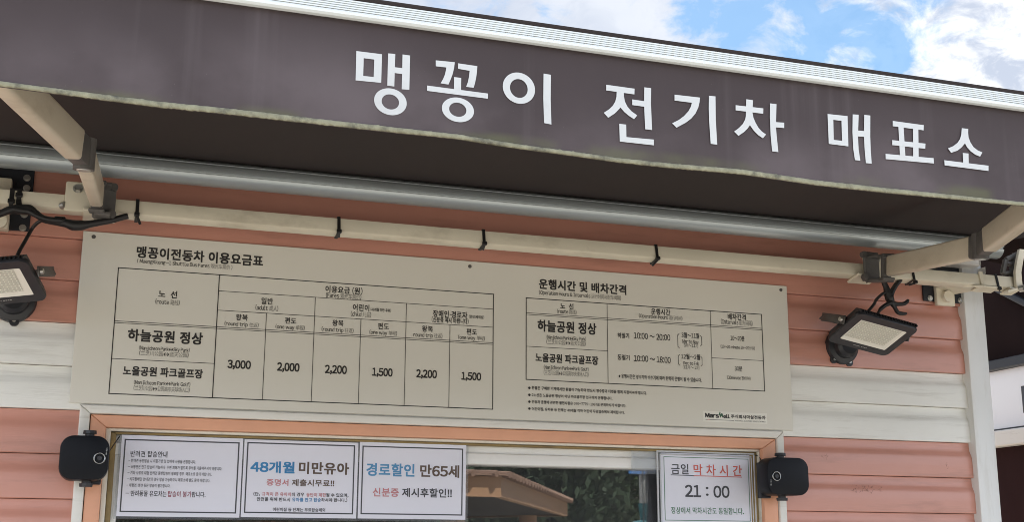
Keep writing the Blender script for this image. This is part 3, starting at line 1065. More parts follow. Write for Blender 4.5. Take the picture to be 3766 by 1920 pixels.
# ================================================================== awning
awn = thing('awning', 'brown folding arm awning with white Korean lettering on its valance', 'awning')
AX0, AX1 = -0.62, 2.58
YV_ = -1.40
hem_px = [('r1', -120, 640), ('r1', 0, 655), ('r1', 400, 705), ('r1', 770, 752), ('r1', 1200, 808), ('r1', 1900, 880), ('r2', 0, 957), ('r2', 400, 1003), ('r2', 870, 1050),
          ('r2', 1300, 1118), ('r2', 1700, 1172), ('r2', 2050, 1220), ('r3', 0, 1275), ('r3', 430, 1315), ('C', 1000, 85), ('C', 1500, 142), ('C', 2100, 195), ('C', 2573, 243)]
HEM = [cat_(c, x, y, YV_) for c, x, y in hem_px]
HEM = [(p.x, p.z) for p in HEM]
HEM = [(AX0, 2.197)] + HEM + [(AX1, 2.178)]


def hem_z(x):
    for (a, za_), (b_, zb2) in zip(HEM, HEM[1:]):
        if a <= x <= b_:
            t = (x - a) / (b_ - a)
            return za_ + (zb2 - za_) * t
    return HEM[-1][1]


ZBAR = 2.351
bm = BM()
NX, NZ = 160, 10
sheets = []
for back in (0.0, 0.0012):
    rows = []
    for j in range(NZ + 1):
        row = []
        for i in range(NX + 1):
            x = AX0 + (AX1 - AX0) * i / NX
            t = j / NZ
            z = hem_z(x) * (1 - t) + (ZBAR + 0.006) * t
            w = (1 - t)
            row.append(bm.verts.new((x, YV_ + back + 0.0004 * math.sin(x * 9.0) * w + 0.0002 * math.sin(x * 23 + 1) * w, z)))
        rows.append(row)
    for a, b_ in zip(rows, rows[1:]):
        for i in range(NX):
            bm.faces.new((a[i], a[i + 1], b_[i + 1], b_[i]))
    sheets.append(rows)
fr_, bk2 = sheets
for i in range(NX):
    bm.faces.new((fr_[0][i], fr_[0][i + 1], bk2[0][i + 1], bk2[0][i]))
    bm.faces.new((fr_[NZ][i], fr_[NZ][i + 1], bk2[NZ][i + 1], bk2[NZ][i]))
for q in (0, NX):
    for j in range(NZ):
        bm.faces.new((fr_[j][q], fr_[j + 1][q], bk2[j + 1][q], bk2[j][q]))
val = obj('valance', bm, MT['cloth'], awn, smooth=60)
# worn hem tape: a rounded, slightly frayed roll along the lower edge
bm = BM()
rng = random.Random(3)
rings = []
n = 900
for i in range(n + 1):
    x = AX0 + (AX1 - AX0) * i / n
    z = hem_z(x)
    hh = 0.0074 + 0.0008 * math.sin(x * 7) + rng.uniform(-0.0003, 0.0003) + (0.0012 if rng.random() < 0.02 else 0)
    cy = YV_ + 0.0012 * math.sin(x * 9.0) + 0.0008 * math.sin(x * 23 + 1)
    fr = rng.uniform(-0.0004, 0.0003)
    tw = 0.0004 * math.sin(i * 1.9)
    rings.append([bm.verts.new((x + dx_, cy + dy, z + dz_)) for dx_, dy, dz_ in (
        (0.0, -0.0018, hh), (0.001, -0.0031 + tw, hh * 0.62), (0.002, -0.0034 - tw, hh * 0.28), (0.003, -0.0024, fr), (0.003, 0.002, fr + 0.0004), (0.001, 0.003, hh * 0.5), (0, 0.002, hh))])
for a, b_ in zip(rings, rings[1:]):
    for k in range(7):
        bm.faces.new((a[k], a[(k + 1) % 7], b_[(k + 1) % 7], b_[k]))
obj('hem', bm, MT['hem'], val, smooth=70)

# lettering of the valance, cut from white vinyl
YS = YV_ - 0.0010
ink = Ink()
cnt = [0]


def vpoly(c, pts):
    y = YS - 0.00003 * cnt[0]
    cnt[0] += 1
    ngon_flat(ink, 'letter', [Vector((p.x, y, p.z)) for p in (cat_(c, a, b, YS) for a, b in pts)])


def vring(c, outer, inner):
    y = YS - 0.00003 * cnt[0]
    cnt[0] += 1
    o = [cat_(c, a, b, YS) for a, b in outer]
    i = [cat_(c, a, b, YS) for a, b in inner]
    n = len(o)
    ink.add('letter', [(p.x, y, p.z) for p in o + i], [(k, (k + 1) % n, n + (k + 1) % n, n + k) for k in range(n)])


def vell(c, cx, cy, H, V, cx2, cy2, H2, V2):
    def e(x, y, h, v):
        return [(x + math.cos(t) * h[0] + math.sin(t) * v[0], y + math.cos(t) * h[1] + math.sin(t) * v[1]) for t in (2 * math.pi * k / 48 for k in range(48))]
    vring(c, e(cx, cy, H, V), e(cx2, cy2, H2, V2))


vring('1', [(163, 117), (467, 155), (457, 494), (154, 465)], [(250, 202), (375, 218), (368, 425), (244, 412)])
vpoly('1', [(539, 145), (624, 152), (612, 538), (529, 527)])
vpoly('1', [(710, 158), (799, 170), (790, 577), (700, 570)])
vpoly('1', [(616, 309), (710, 320), (705, 390), (612, 378)])
vell('1', 566, 719, (193, 25), (-4, 158), 565, 721, (103, 13), (-2, 89))
vpoly('1', [(1103, 228), (1328, 250), (1320, 320), (1300, 400), (1275, 465), (1253, 515), (1160, 500), (1190, 450), (1212, 395), (1224, 340), (1227, 312), (1103, 298)])
vpoly('1', [(1366, 263), (1595, 297), (1590, 370), (1580, 440), (1567, 500), (1552, 553), (1462, 542), (1482, 490), (1495, 430), (1502, 375), (1504, 352), (1367, 328)])
vpoly('1', [(1319, 426), (1404, 437), (1402, 590), (1319, 580)])
vpoly('1', [(1000, 527), (1722, 622), (1719, 683), (1000, 590)])
vell('1', 1365, 815, (190, 24), (-2, 145), 1363, 814, (102, 13), (-1, 83))
vell('1', 2087, 558, (191, 24), (0, 184), 2086, 562, (105, 13), (0, 111))
vpoly('1', [(2379, 385), (2466, 400), (2463, 690), (2472, 990), (2385, 972), (2376, 680)])
vpoly('2', [(158, 99), (494, 146), (492, 214), (158, 166)])
vpoly('2', [(282, 175), (367, 187), (368, 240), (362, 300), (340, 350), (327, 370), (300, 400), (260, 440), (182, 491), (129, 432), (190, 392), (235, 350), (265, 300), (280, 240)])
vpoly('2', [(345, 285), (367, 230), (380, 300), (410, 360), (455, 412), (525, 463), (488, 508), (430, 470), (375, 425), (327, 370), (318, 330)])
vpoly('2', [(609, 130), (690, 140), (688, 330), (701, 637), (620, 627), (606, 330)])
vpoly('2', [(466, 273), (612, 295), (612, 361), (466, 340)])
vpoly('2', [(312, 563), (394, 572), (397, 720), (722, 750), (722, 818), (319, 773)])
vpoly('2', [(967, 217), (1268, 252), (1262, 310), (1248, 370), (1215, 440), (1165, 500), (1100, 550), (990, 609), (938, 557), (1020, 515), (1080, 470), (1130, 415), (1160, 360), (1172, 313), (967, 287)])
vpoly('2', [(1374, 231), (1451, 238), (1455, 520), (1472, 811), (1395, 800), (1376, 520), (1372, 380)])
vpoly('2', [(1816, 272), (1895, 283), (1888, 480), (1810, 480)])
vpoly('2', [(1690, 342), (2018, 380), (2016, 444), (1690, 403)])
vpoly('2', [(1815, 425), (1888, 425), (1887, 470), (1880, 530), (1859, 580), (1830, 620), (1790, 660), (1723, 706), (1672, 655), (1730, 612), (1775, 565), (1803, 510), (1813, 455)])
vpoly('2', [(1888, 425), (1900, 490), (1925, 550), (1960, 610), (2000, 655), (2050, 690), (2013, 735), (1960, 700), (1905, 645), (1859, 580), (1845, 540), (1860, 460)])
vpoly('2', [(2097, 321), (2173, 330), (2166, 600), (2175, 700), (2195, 899), (2122, 890), (2104, 700), (2095, 480)])
vpoly('2', [(2160, 543), (2264, 550), (2264, 614), (2160, 605)])
vring('3', [(205, 127), (446, 153), (456, 518), (220, 488)], [(274, 198), (373, 210), (380, 451), (280, 440)])
vpoly('3', [(508, 132), (580, 137), (571, 400), (580, 560), (600, 692), (535, 683), (515, 550), (505, 350)])
vpoly('3', [(647, 138), (720, 146), (719, 400), (725, 560), (737, 728), (667, 720), (652, 560), (643, 380)])
vpoly('3', [(568, 327), (648, 333), (648, 405), (568, 397)])
vpoly('3', [(990, 211), (1364, 262), (1362, 325), (990, 275)])
vpoly('3', [(1058, 279), (1121, 287), (1142, 636), (1077, 628)])
vpoly('3', [(1234, 302), (1298, 312), (1302, 652), (1236, 644)])
vpoly('3', [(983, 443), (1384, 485), (1381, 547), (984, 503)])
vpoly('3', [(903, 609), (1482, 661), (1486, 725), (905, 672)])
vpoly('3', [(1822, 299), (1899, 308), (1897, 370), (1890, 420), (1860, 482), (1820, 530), (1770, 570), (1693, 597), (1655, 543), (1720, 515), (1770, 475), (1800, 430), (1815, 380)])
vpoly('3', [(1897, 350), (1903, 410), (1925, 470), (1960, 525), (2010, 565), (2070, 592), (2042, 642), (1985, 620), (1930, 580), (1885, 530), (1860, 482), (1848, 430), (1870, 370)])
vpoly('3', [(1833, 598), (1902, 605), (1905, 735), (1838, 727)])
vpoly('3', [(1610, 686), (2143, 752), (2143, 816), (1615, 748)])
ink.build(val)

# front bar: ridged upper face, smooth rounded lip below, cloth bead on top
ZB, ZTOP = ZBAR, 2.3815
prof = [(YV_ + 0.004, ZB + 0.004), (YV_ - 0.006, ZB + 0.0005), (YV_ - 0.012, ZB + 0.0012), (YV_ - 0.0155, ZB + 0.004), (YV_ - 0.0158, ZB + 0.0075), (YV_ - 0.0135, ZB + 0.0105)]
nr = 5
z0r, z1r = ZB + 0.0105, ZTOP
for i in range(nr):
    a = z0r + (z1r - z0r) * i / nr
    b_ = z0r + (z1r - z0r) * (i + 1) / nr
    yy = YV_ - 0.0135 + 0.006 * (i / nr)
    prof += [(yy + 0.0045, a + 0.0002), (yy + 0.0040, a + 0.0010), (yy, a + 0.0013), (yy + 0.0008, b_ - 0.0003), (yy + 0.0050, b_ - 0.0001)]
prof += [(YV_ + 0.02, ZTOP + 0.0005), (YV_ + 0.05, ZTOP - 0.004), (YV_ + 0.05, ZB + 0.004)]
bm = BM()
extrude_x(bm, prof, AX0, AX1)
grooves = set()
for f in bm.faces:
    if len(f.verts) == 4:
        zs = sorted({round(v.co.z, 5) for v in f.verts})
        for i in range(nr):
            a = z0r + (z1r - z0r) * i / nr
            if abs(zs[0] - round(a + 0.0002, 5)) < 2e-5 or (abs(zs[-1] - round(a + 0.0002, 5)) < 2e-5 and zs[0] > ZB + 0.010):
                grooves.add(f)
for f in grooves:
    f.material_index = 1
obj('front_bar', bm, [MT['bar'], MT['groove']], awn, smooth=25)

# canopy: from the crown of the roller to the slot above the front bar
RY, RZ, RR = -0.13, 2.481, 0.0305
bm = BM()
pts = []
for i in range(25):
    t = i / 24
    y = RY + (YV_ + 0.004 - RY) * t
    z = (RZ + RR + 0.002) * (1 - t) + (ZTOP + 0.0085) * t - 0.012 * math.sin(math.pi * t)
    pts.append((y, z))
lip = [(YV_ - 0.003, ZTOP + 0.0088), (YV_ - 0.0065, ZTOP + 0.0075), (YV_ - 0.0072, ZTOP + 0.0045), (YV_ - 0.0055, ZTOP + 0.0012)]
upper = [(y, z) for y, z in pts] + lip
lower = [(y, z - 0.0014) for y, z in pts] + [(YV_ - 0.001, ZTOP + 0.0007)]
extrude_x(bm, upper + lower[::-1], AX0, AX1, n=1)
obj('canopy', bm, MT['canopy'], awn, smooth=50)

# hood added out of view over the roller, to keep skylight off the wall
bm = BM()
extrude_x(bm, [(0.005, 2.60), (-0.12, 2.575), (-0.20, 2.54), (-0.21, 2.518), (-0.206, 2.518), (-0.196, 2.537), (-0.118, 2.570), (0.005, 2.594)], AX0, AX1 - 0.02)
obj('shading_hood', bm, MT['canopy'], awn)

# roller: galvanised tube with a keyway groove
bm = BM()
prof = []
for i in range(180):
    a = 2 * math.pi * i / 180
    r = RR
    deg = math.degrees(a)
    if abs(deg - 192) < 5.2:                    # groove that faces the street
        r -= 0.0045
    if abs(deg - 148) < 3.5:
        r -= 0.003
    prof.append((RY + r * math.cos(a), RZ + r * math.sin(a)))
extrude_x(bm, prof, AX0 + 0.03, AX1 - 0.05)
obj('roller_tube', bm, MT['roller'], awn, smooth=30)

# torsion bar, turned to the pitch of the awning
TC, TS, TA = Vector((0, -0.092, 2.386)), 0.036, R(11.5)
nf = Vector((0, -math.cos(TA), math.sin(TA)))
nb = Vector((0, -math.sin(TA), -math.cos(TA)))
BX0, BX1 = -0.60, 2.605
bm = BM()
obox(bm, TC + Vector(((BX0 + BX1) / 2, 0, 0)), Vector((1, 0, 0)), nf, nb, ((BX1 - BX0) / 2, TS / 2, TS / 2), 0.003, 2)
obj('torsion_bar', bm, MT['cream'], awn)

XA = Vector((1, 0, 0))


def bar_pt(x, f, b):
    """point on / off the torsion bar: f along the front normal, b along the bottom normal (metres from its centre)"""
    return TC + Vector((x, 0, 0)) + nf * f + nb * b


# arms
UP = Vector((0, -0.10, 1)).normalized()


def arm(S, E, Fp, label):
    root = bpy.data.objects.new('arm', None)
    root.empty_display_size = 0.05
    COL.objects.link(root)
    root.parent = awn
    root['label'] = label
    S, E, Fp = Vector(S), Vector(E), Vector(Fp)
    d1, d2 = (E - S).normalized(), (Fp - E).normalized()
    b = BM()
    beam(b, S + d1 * 0.03, E - d1 * 0.03, UP, 0.028, 0.056, 0.006, 3)
    obj('upper_arm', b, MT['arm'], root)
    b = BM()
    beam(b, E + d2 * 0.05, Fp, UP, 0.033, 0.060, 0.007, 3)
    obj('forearm', b, MT['arm'], root)
    b = BM()
    beam(b, E - d1 * 0.034, E + d1 * 0.014, UP, 0.031, 0.0575, 0.007, 3)
    beam(b, E - d2 * 0.010, E + d2 * 0.052, UP, 0.030, 0.055, 0.005, 2)
    cyl(b, E - UP * 0.0305, E + UP * 0.0295, 0.0195, seg=28)
    obj('elbow_joint', b, MT['casting'], root)
    b = BM()
    cyl(b, E - UP * 0.0325, E - UP * 0.0302, 0.012, 0.0135, 18)
    obj('pivot_cap', b, MT['steel'], root)
    b = BM()
    beam(b, S - d1 * 0.004, S + d1 * 0.05, UP, 0.022, 0.046, 0.004, 2)
    cyl(b, S - UP * 0.036, S + UP * 0.036, 0.014, seg=18)
    beam(b, S - d1 * 0.016 + UP * 0.032, S + d1 * 0.022 + UP * 0.032, UP, 0.034, 0.008, 0.002, 1)
    beam(b, S - d1 * 0.016 - UP * 0.034, S + d1 * 0.022 - UP * 0.034, UP, 0.034, 0.008, 0.002, 1)
    obj('shoulder_joint', b, MT['casting'], root)
    return root


SL = Vector((0.027, -0.165, 2.392))
EL = Vector((0.001, -0.70, 2.327))
FL = Vector((-0.236, -1.375, 2.347))
ar_l = arm(SL, EL, FL, 'arm that folds out past the left floodlight')
SR = at(*px('Q', 640, 400), -0.185)
ER = at(*px('Q', 1400, 232), -0.70)
q1 = at(3766, 862, -0.93)
dF = (q1 - ER).normalized()
FR = ER + dF * ((-1.372 - ER.y) / dF.y)
FR.z = 2.345
ar_r = arm(SR, ER, FR, 'arm that folds out over the right floodlight')

# shoulder brackets on the torsion bar
def shoulder(x, S, label, m=1):
    b = BM()
    w = 0.052
    obox(b, bar_pt(x - (0.020 if m > 0 else -0.036), TS / 2 + 0.0035, -0.012), XA, nf, nb, (w if m > 0 else 0.034, 0.003, 0.038), 0.004, 2)
    obox(b, bar_pt(x + 0.006, 0.004, TS / 2 + 0.0045), XA, nf, nb, (0.036, 0.030, 0.004), 0.002, 1)
    o = obj('shoulder_bracket', b, MT['cream'], awn)
    o['label'] = label
    for bx_, bf, bb in ((x - 0.045 * m, TS / 2 + 0.0065, -0.032),):
        h = BM()
        hexbolt(h, bar_pt(bx_, bf, bb), nf, 0.0085, 0.008)
        obj('bolt', h, MT['steel'], o)
    for dx_ in (0.0, 0.028):
        h = BM()
        hexbolt(h, bar_pt(x + dx_, 0.016, TS / 2 + 0.0085), nb, 0.007, 0.007, False)
        obj('bolt', h, MT['casting'], o)
    h = BM()
    cyl(h, bar_pt(x - 0.078 * m, TS / 2 - 0.002, 0.012), bar_pt(x - 0.07 * m, TS / 2 + 0.006, 0.012), 0.008, seg=12)
    obj('bolt', h, MT['steel'], o)
    b = BM()                                    # grey clevis that carries the arm
    P = bar_pt(x, TS / 2 + 0.010, 0.0)
    q = Vector((S.x, S.y + 0.012, S.z))
    beam(b, P + Vector((0.012, 0.004, 0.03)), q + Vector((0.012, -0.01, 0.034)), UP, 0.036, 0.008, 0.002)
    beam(b, P + Vector((0.012, 0.004, -0.036)), q + Vector((0.012, -0.01, -0.036)), UP, 0.036, 0.009, 0.002)
    box(b, (x - 0.010, P.y - 0.012, P.z - 0.04), (x + 0.040, P.y - 0.003, P.z + 0.045), 0.003)
    cyl(b, (x + 0.010 + 0.024 * m, P.y - 0.01, P.z + 0.034), (x + 0.010 + 0.024 * m, P.y - 0.022, P.z + 0.034), 0.009, seg=14)
    cyl(b, (x + 0.010 + 0.024 * m, P.y - 0.01, P.z - 0.030), (x + 0.010 + 0.024 * m, P.y - 0.022, P.z - 0.030), 0.009, seg=14)
    obj('clevis', b, MT['casting'], o)
    return o


shoulder(SL.x, SL, 'bracket that holds the left arm on the bar')
shoulder(SR.x - 0.022, SR, 'bracket that holds the right arm on the bar', -1)

# wall brackets: black backplate screwed to the siding, cream angled bracket, screws
def wall_bracket(x0, x1, z0, z1, screws, label, cream):
    b = BM()
    box(b, (x0, -0.001, z0), (x1, 0.0055, z1), 0.0015)
    o = obj('wall_bracket', b, MT['blackplate'], awn)
    o['label'] = label
    for p in screws:
        h = BM()
        hexbolt(h, Vector((p.x, -0.001, p.z)), (0, -1, 0), 0.0062, 0.006)
        obj('screw', h, MT['steel'], o)
    h = BM()
    cream(h)
    obj('angle', h, MT['cream'], o)
    return o


pl, pr_ = at(3396, 1090, 0.0), at(3543, 1110, 0.0)
zpb = at(3470, 1112, 0.0).z


def cream_r(b):
    xk = at(*px('O', 290, 1190), -0.02).x
    zk = at(*px('O', 290, 1190), -0.02).z
    box(b, (xk - 0.032, -0.016, zk - 0.026), (xk + 0.032, -0.0012, zk + 0.04), 0.003, 2)
    P0, P1 = Vector((xk - 0.028, -0.022, zk + 0.030)), bar_pt(xk + 0.062, 0.022, TS / 2 + 0.004)
    beam(b, P0, P1, Vector((0, -0.3, 1)), 0.05, 0.007, 0.002)
    lo = [Vector((xk - 0.031, -0.0165, zk + 0.026)), Vector((xk + 0.031, -0.0165, zk + 0.010)), bar_pt(xk + 0.095, 0.016, TS / 2 + 0.004), bar_pt(xk + 0.062, 0.016, TS / 2 + 0.004)]
    loft(b, [lo, [p + Vector((0, -0.006, 0)) for p in lo]])
    obox(b, bar_pt(xk + 0.075, 0.002, TS / 2 + 0.0048), XA, nf, nb, (0.035, 0.02, 0.003), 0.002)
    obox(b, bar_pt(xk + 0.055, TS / 2 + 0.0025, -0.002), XA, nf, nb, (0.007, 0.0025, TS / 2 + 0.003), 0.001)
    cyl(b, (xk, -0.016, zk), (xk, -0.03, zk), 0.017, seg=18)


wb = wall_bracket(pl.x, pr_.x - 0.003, zpb, 2.46, [at(*px('O', 15, 1215)), at(*px('O', 500, 1250))], 'bracket beside the corner post', cream_r)
p0 = cat_('P', 470, 1100)
p1 = cat_('P', 540, 100)


def cream_l(b):
    a = cat_('P', 130, 1070, -0.03)
    c = cat_('P', 10, 830, -0.03)
    d = cat_('P', 200, 250, -0.03)
    e = cat_('P', 200, 392, -0.03)
    box(b, (a.x - 0.09, -0.04, a.z), (a.x, -0.0012, c.z + 0.004), 0.003, 2)
    box(b, (d.x - 0.10, -0.035, e.z - 0.01), (d.x, -0.0012, d.z), 0.003, 2)
    box(b, (d.x - 0.10, -0.012, a.z + 0.01), (d.x - 0.06, -0.0014, d.z - 0.01), 0.001)
    obox(b, bar_pt(a.x - 0.055, 0.0, TS / 2 + 0.0048), XA, nf, nb, (0.03, 0.026, 0.004), 0.002)
    h = cat_('P', -20, 930, -0.045)
    cyl(b, (h.x, -0.04, h.z), (h.x, -0.052, h.z), 0.018, seg=18)


wall_bracket(p0.x - 0.16, p0.x, p0.z, p1.z, [cat_('P', 435, 240), cat_('P', 365, 1045), cat_('P', 390, 830), cat_('P', 430, 405)], 'bracket behind the cable bundle', cream_l)

# outer end bracket past the corner post
bm = BM()
E0 = bar_pt(BX1 + 0.004, 0, 0)
obox(bm, bar_pt(BX1 + 0.0035, 0.0, 0.0), XA, nf, nb, (0.003, TS / 2 + 0.002, TS / 2 + 0.002), 0.001)
loft(bm, [[P + Vector((sx * 0.0105, sy * 0.005, 0)) for sx, sy in ((-1, -1), (1, -1), (1, 1), (-1, 1))] for P in (cat_('O', a, b_, -0.122) for a, b_ in ((1492, 430), (1450, 630), (1424, 800), (1438, 960), (1446, 1055)))])
P, Q = cat_('O', 1240, 1115, -0.112), cat_('O', 1400, 1070, -0.122)
beam(bm, P, Q, Vector((0, -1, 0)), 0.008, 0.03, 0.001, 1)
eb = obj('end_bracket', bm, MT['cream'], awn, smooth=30)
bm = BM()
c = cat_('O', 1465, 1060, -0.128)
cyl(bm, c, c + Vector((0.006, -0.012, 0)), 0.011, seg=16)
obj('bolt', bm, MT['steel'], eb)
bm = BM()
loft(bm, [[P + Vector((sx * 0.006, sy * 0.016, 0)) for sx, sy in ((-1, -1), (1, -1), (1, 1), (-1, 1))] for P in (cat_('O', a, b_, -0.098) for a, b_ in ((1425, 470), (1385, 640), (1368, 800), (1385, 1000)))])
for a, b_, w in (((1400, 520), (1240, 590), 0.014), ((1375, 690), (1235, 640), 0.010), ((1235, 590), (1185, 820), 0.012), ((1370, 800), (1190, 815), 0.010)):
    P, Q = cat_('O', *a, -0.092), cat_('O', *b_, -0.09)
    beam(bm, P, Q, Vector((0, -1, 0.2)), w, 0.014, 0.002)
obj('clevis', bm, MT['casting'], eb)
bm = BM()
obox(bm, bar_pt(BX1 - 0.012, 0.0, TS / 2 + 0.004), XA, nf, nb, (0.02, 0.024, 0.003), 0.001)
obj('foot', bm, MT['cream'], eb)

# ================================================================== cable ties round the torsion bar
def cable_tie(x, label, tail=0.0, head_f=0.0, w=0.0078, lean=0.0):
    b = BM()
    h = TS / 2 + 0.0010
    t = 0.0016
    sh = Vector((lean, 0, 0))
    for f, bb, fl, bl in ((h + t / 2, 0, t / 2, h + t), (-h - t / 2, 0, t / 2, h + t), (0, h + t / 2, h, t / 2), (0, -h - t / 2, h, t / 2)):
        obox(b, bar_pt(x, f, bb), XA, nf, nb, (w / 2, fl, bl))
    obox(b, bar_pt(x, h + 0.003, head_f), XA, nf, nb, (w * 0.75, 0.004, 0.0045), 0.001)
    if tail:
        beam(b, bar_pt(x, h + 0.003, head_f + 0.003), bar_pt(x + lean, h - 0.004, head_f + tail), Vector((0, -1, 0)), w * 0.8, 0.0015, 0.0)
    o = obj('cable_tie', b, MT['tie'], None, smooth=None)
    tag(o, label, 'cable tie', 'black cable ties round the cream awning bar')
    return o


def tie_x(u, v):
    return at(u, v, -0.105).x


K = 3766 / 2575
cable_tie(tie_x(345 * K, 525 * K), 'cable tie on the bar just right of the left shoulder bracket', 0.022, 0.02, lean=0.009)
cable_tie(tie_x(851 * K, 570 * K), 'cable tie on the bar above the fares heading of the board', 0.014, 0.02, lean=0.0)
cable_tie(tie_x(1215 * K, 605 * K), 'cable tie on the bar above the middle screw of the board', 0.016, 0.02, lean=-0.004)
cable_tie(tie_x(1649 * K, 640 * K), 'cable tie with its tail slanting left, above the operation hours heading', 0.020, 0.021, lean=-0.016)
cable_tie(at(*px('Q', 502, 420), -0.105).x, 'cable tie tight against the left side of the right shoulder bracket', 0.010, 0.028, lean=-0.018)
cable_tie(at(*px('Q', 850, 490), -0.105).x, 'cable tie on the bar under the right upper arm, by the taped wire ends', 0.008, 0.028, lean=-0.02)
cable_tie(at(*px('O', 1072, 900), -0.105).x, 'cable tie near the free end of the bar past the white corner post', 0.006, 0.026, lean=0.004)
cable_tie(at(*px('P', 195, 520), -0.105).x, 'cable tie with low square head on the bar, nearer the left bracket', 0.022, 0.013, w=0.010)
cable_tie(at(*px('P', 310, 520), -0.105).x, 'cable tie with high square head on the bar above the cable bundle', 0.03, -0.004, w=0.010, lean=0.006)

# ================================================================== cables
bm = BM()
yc = -0.124
tube(bm, [cat_('P', x, y, yc) for x, y in ((-260, 860), (-120, 845), (0, 815), (120, 765), (220, 745), (330, 742), (470, 752), (560, 800), (640, 860), (720, 905), (900, 940), (1060, 965), (1180, 1000), (1310, 1000), (1420, 985), (1600, 955), (1780, 925), (1940, 880), (2060, 850))],
     [0.0075, 0.0075, 0.008, 0.009, 0.010, 0.0115, 0.012, 0.009, 0.008, 0.0085, 0.009, 0.010, 0.0125, 0.012, 0.009, 0.0075, 0.007, 0.007, 0.007], 10, 5)
tube(bm, [cat_('P', x, y, yc - 0.008) for x, y in ((200, 735), (330, 760), (470, 780), (560, 830), (680, 880), (830, 915), (960, 920), (1020, 940))], [0.006, 0.0065, 0.007, 0.006, 0.006, 0.0065, 0.007, 0.003], 8, 4)
obox(bm, cat_('P', 965, 905, yc - 0.004), XA, nf, nb, (0.012, 0.005, 0.006), 0.002)
cb = obj('cable_bundle', bm, MT['rubber'], None, smooth=50)
tag(cb, 'black taped cable bundle sagging under the cream bar beside the left arm', 'cable')
bm = BM()
yr = -0.095
tube(bm, [cat_('Q', x, y, yr) for x, y in ((615, 505), (640, 560), (655, 610), (668, 650), (685, 690))], [0.007, 0.0085, 0.012, 0.013, 0.010], 10, 5)
tube(bm, [cat_('Q', x, y, yr - 0.004) for x, y in ((760, 500), (720, 545), (690, 595), (672, 640))], [0.006, 0.0075, 0.008, 0.010], 8, 5)
for pts in (((685, 685), (640, 705), (600, 735), (575, 772)), ((685, 690), (735, 698), (785, 695), (808, 680), (820, 664)), ((685, 690), (710, 725), (735, 765), (768, 775), (804, 774))):
    tube(bm, [cat_('Q', x, y, yr - 0.006) for x, y in pts], [0.008] + [0.0058] * (len(pts) - 2) + [0.0035], 8, 5)
tp = obj('taped_wire_ends', bm, MT['rubber'], None, smooth=50)
tag(tp, 'black taped wire ends splayed like a claw above the right floodlight', 'cable')

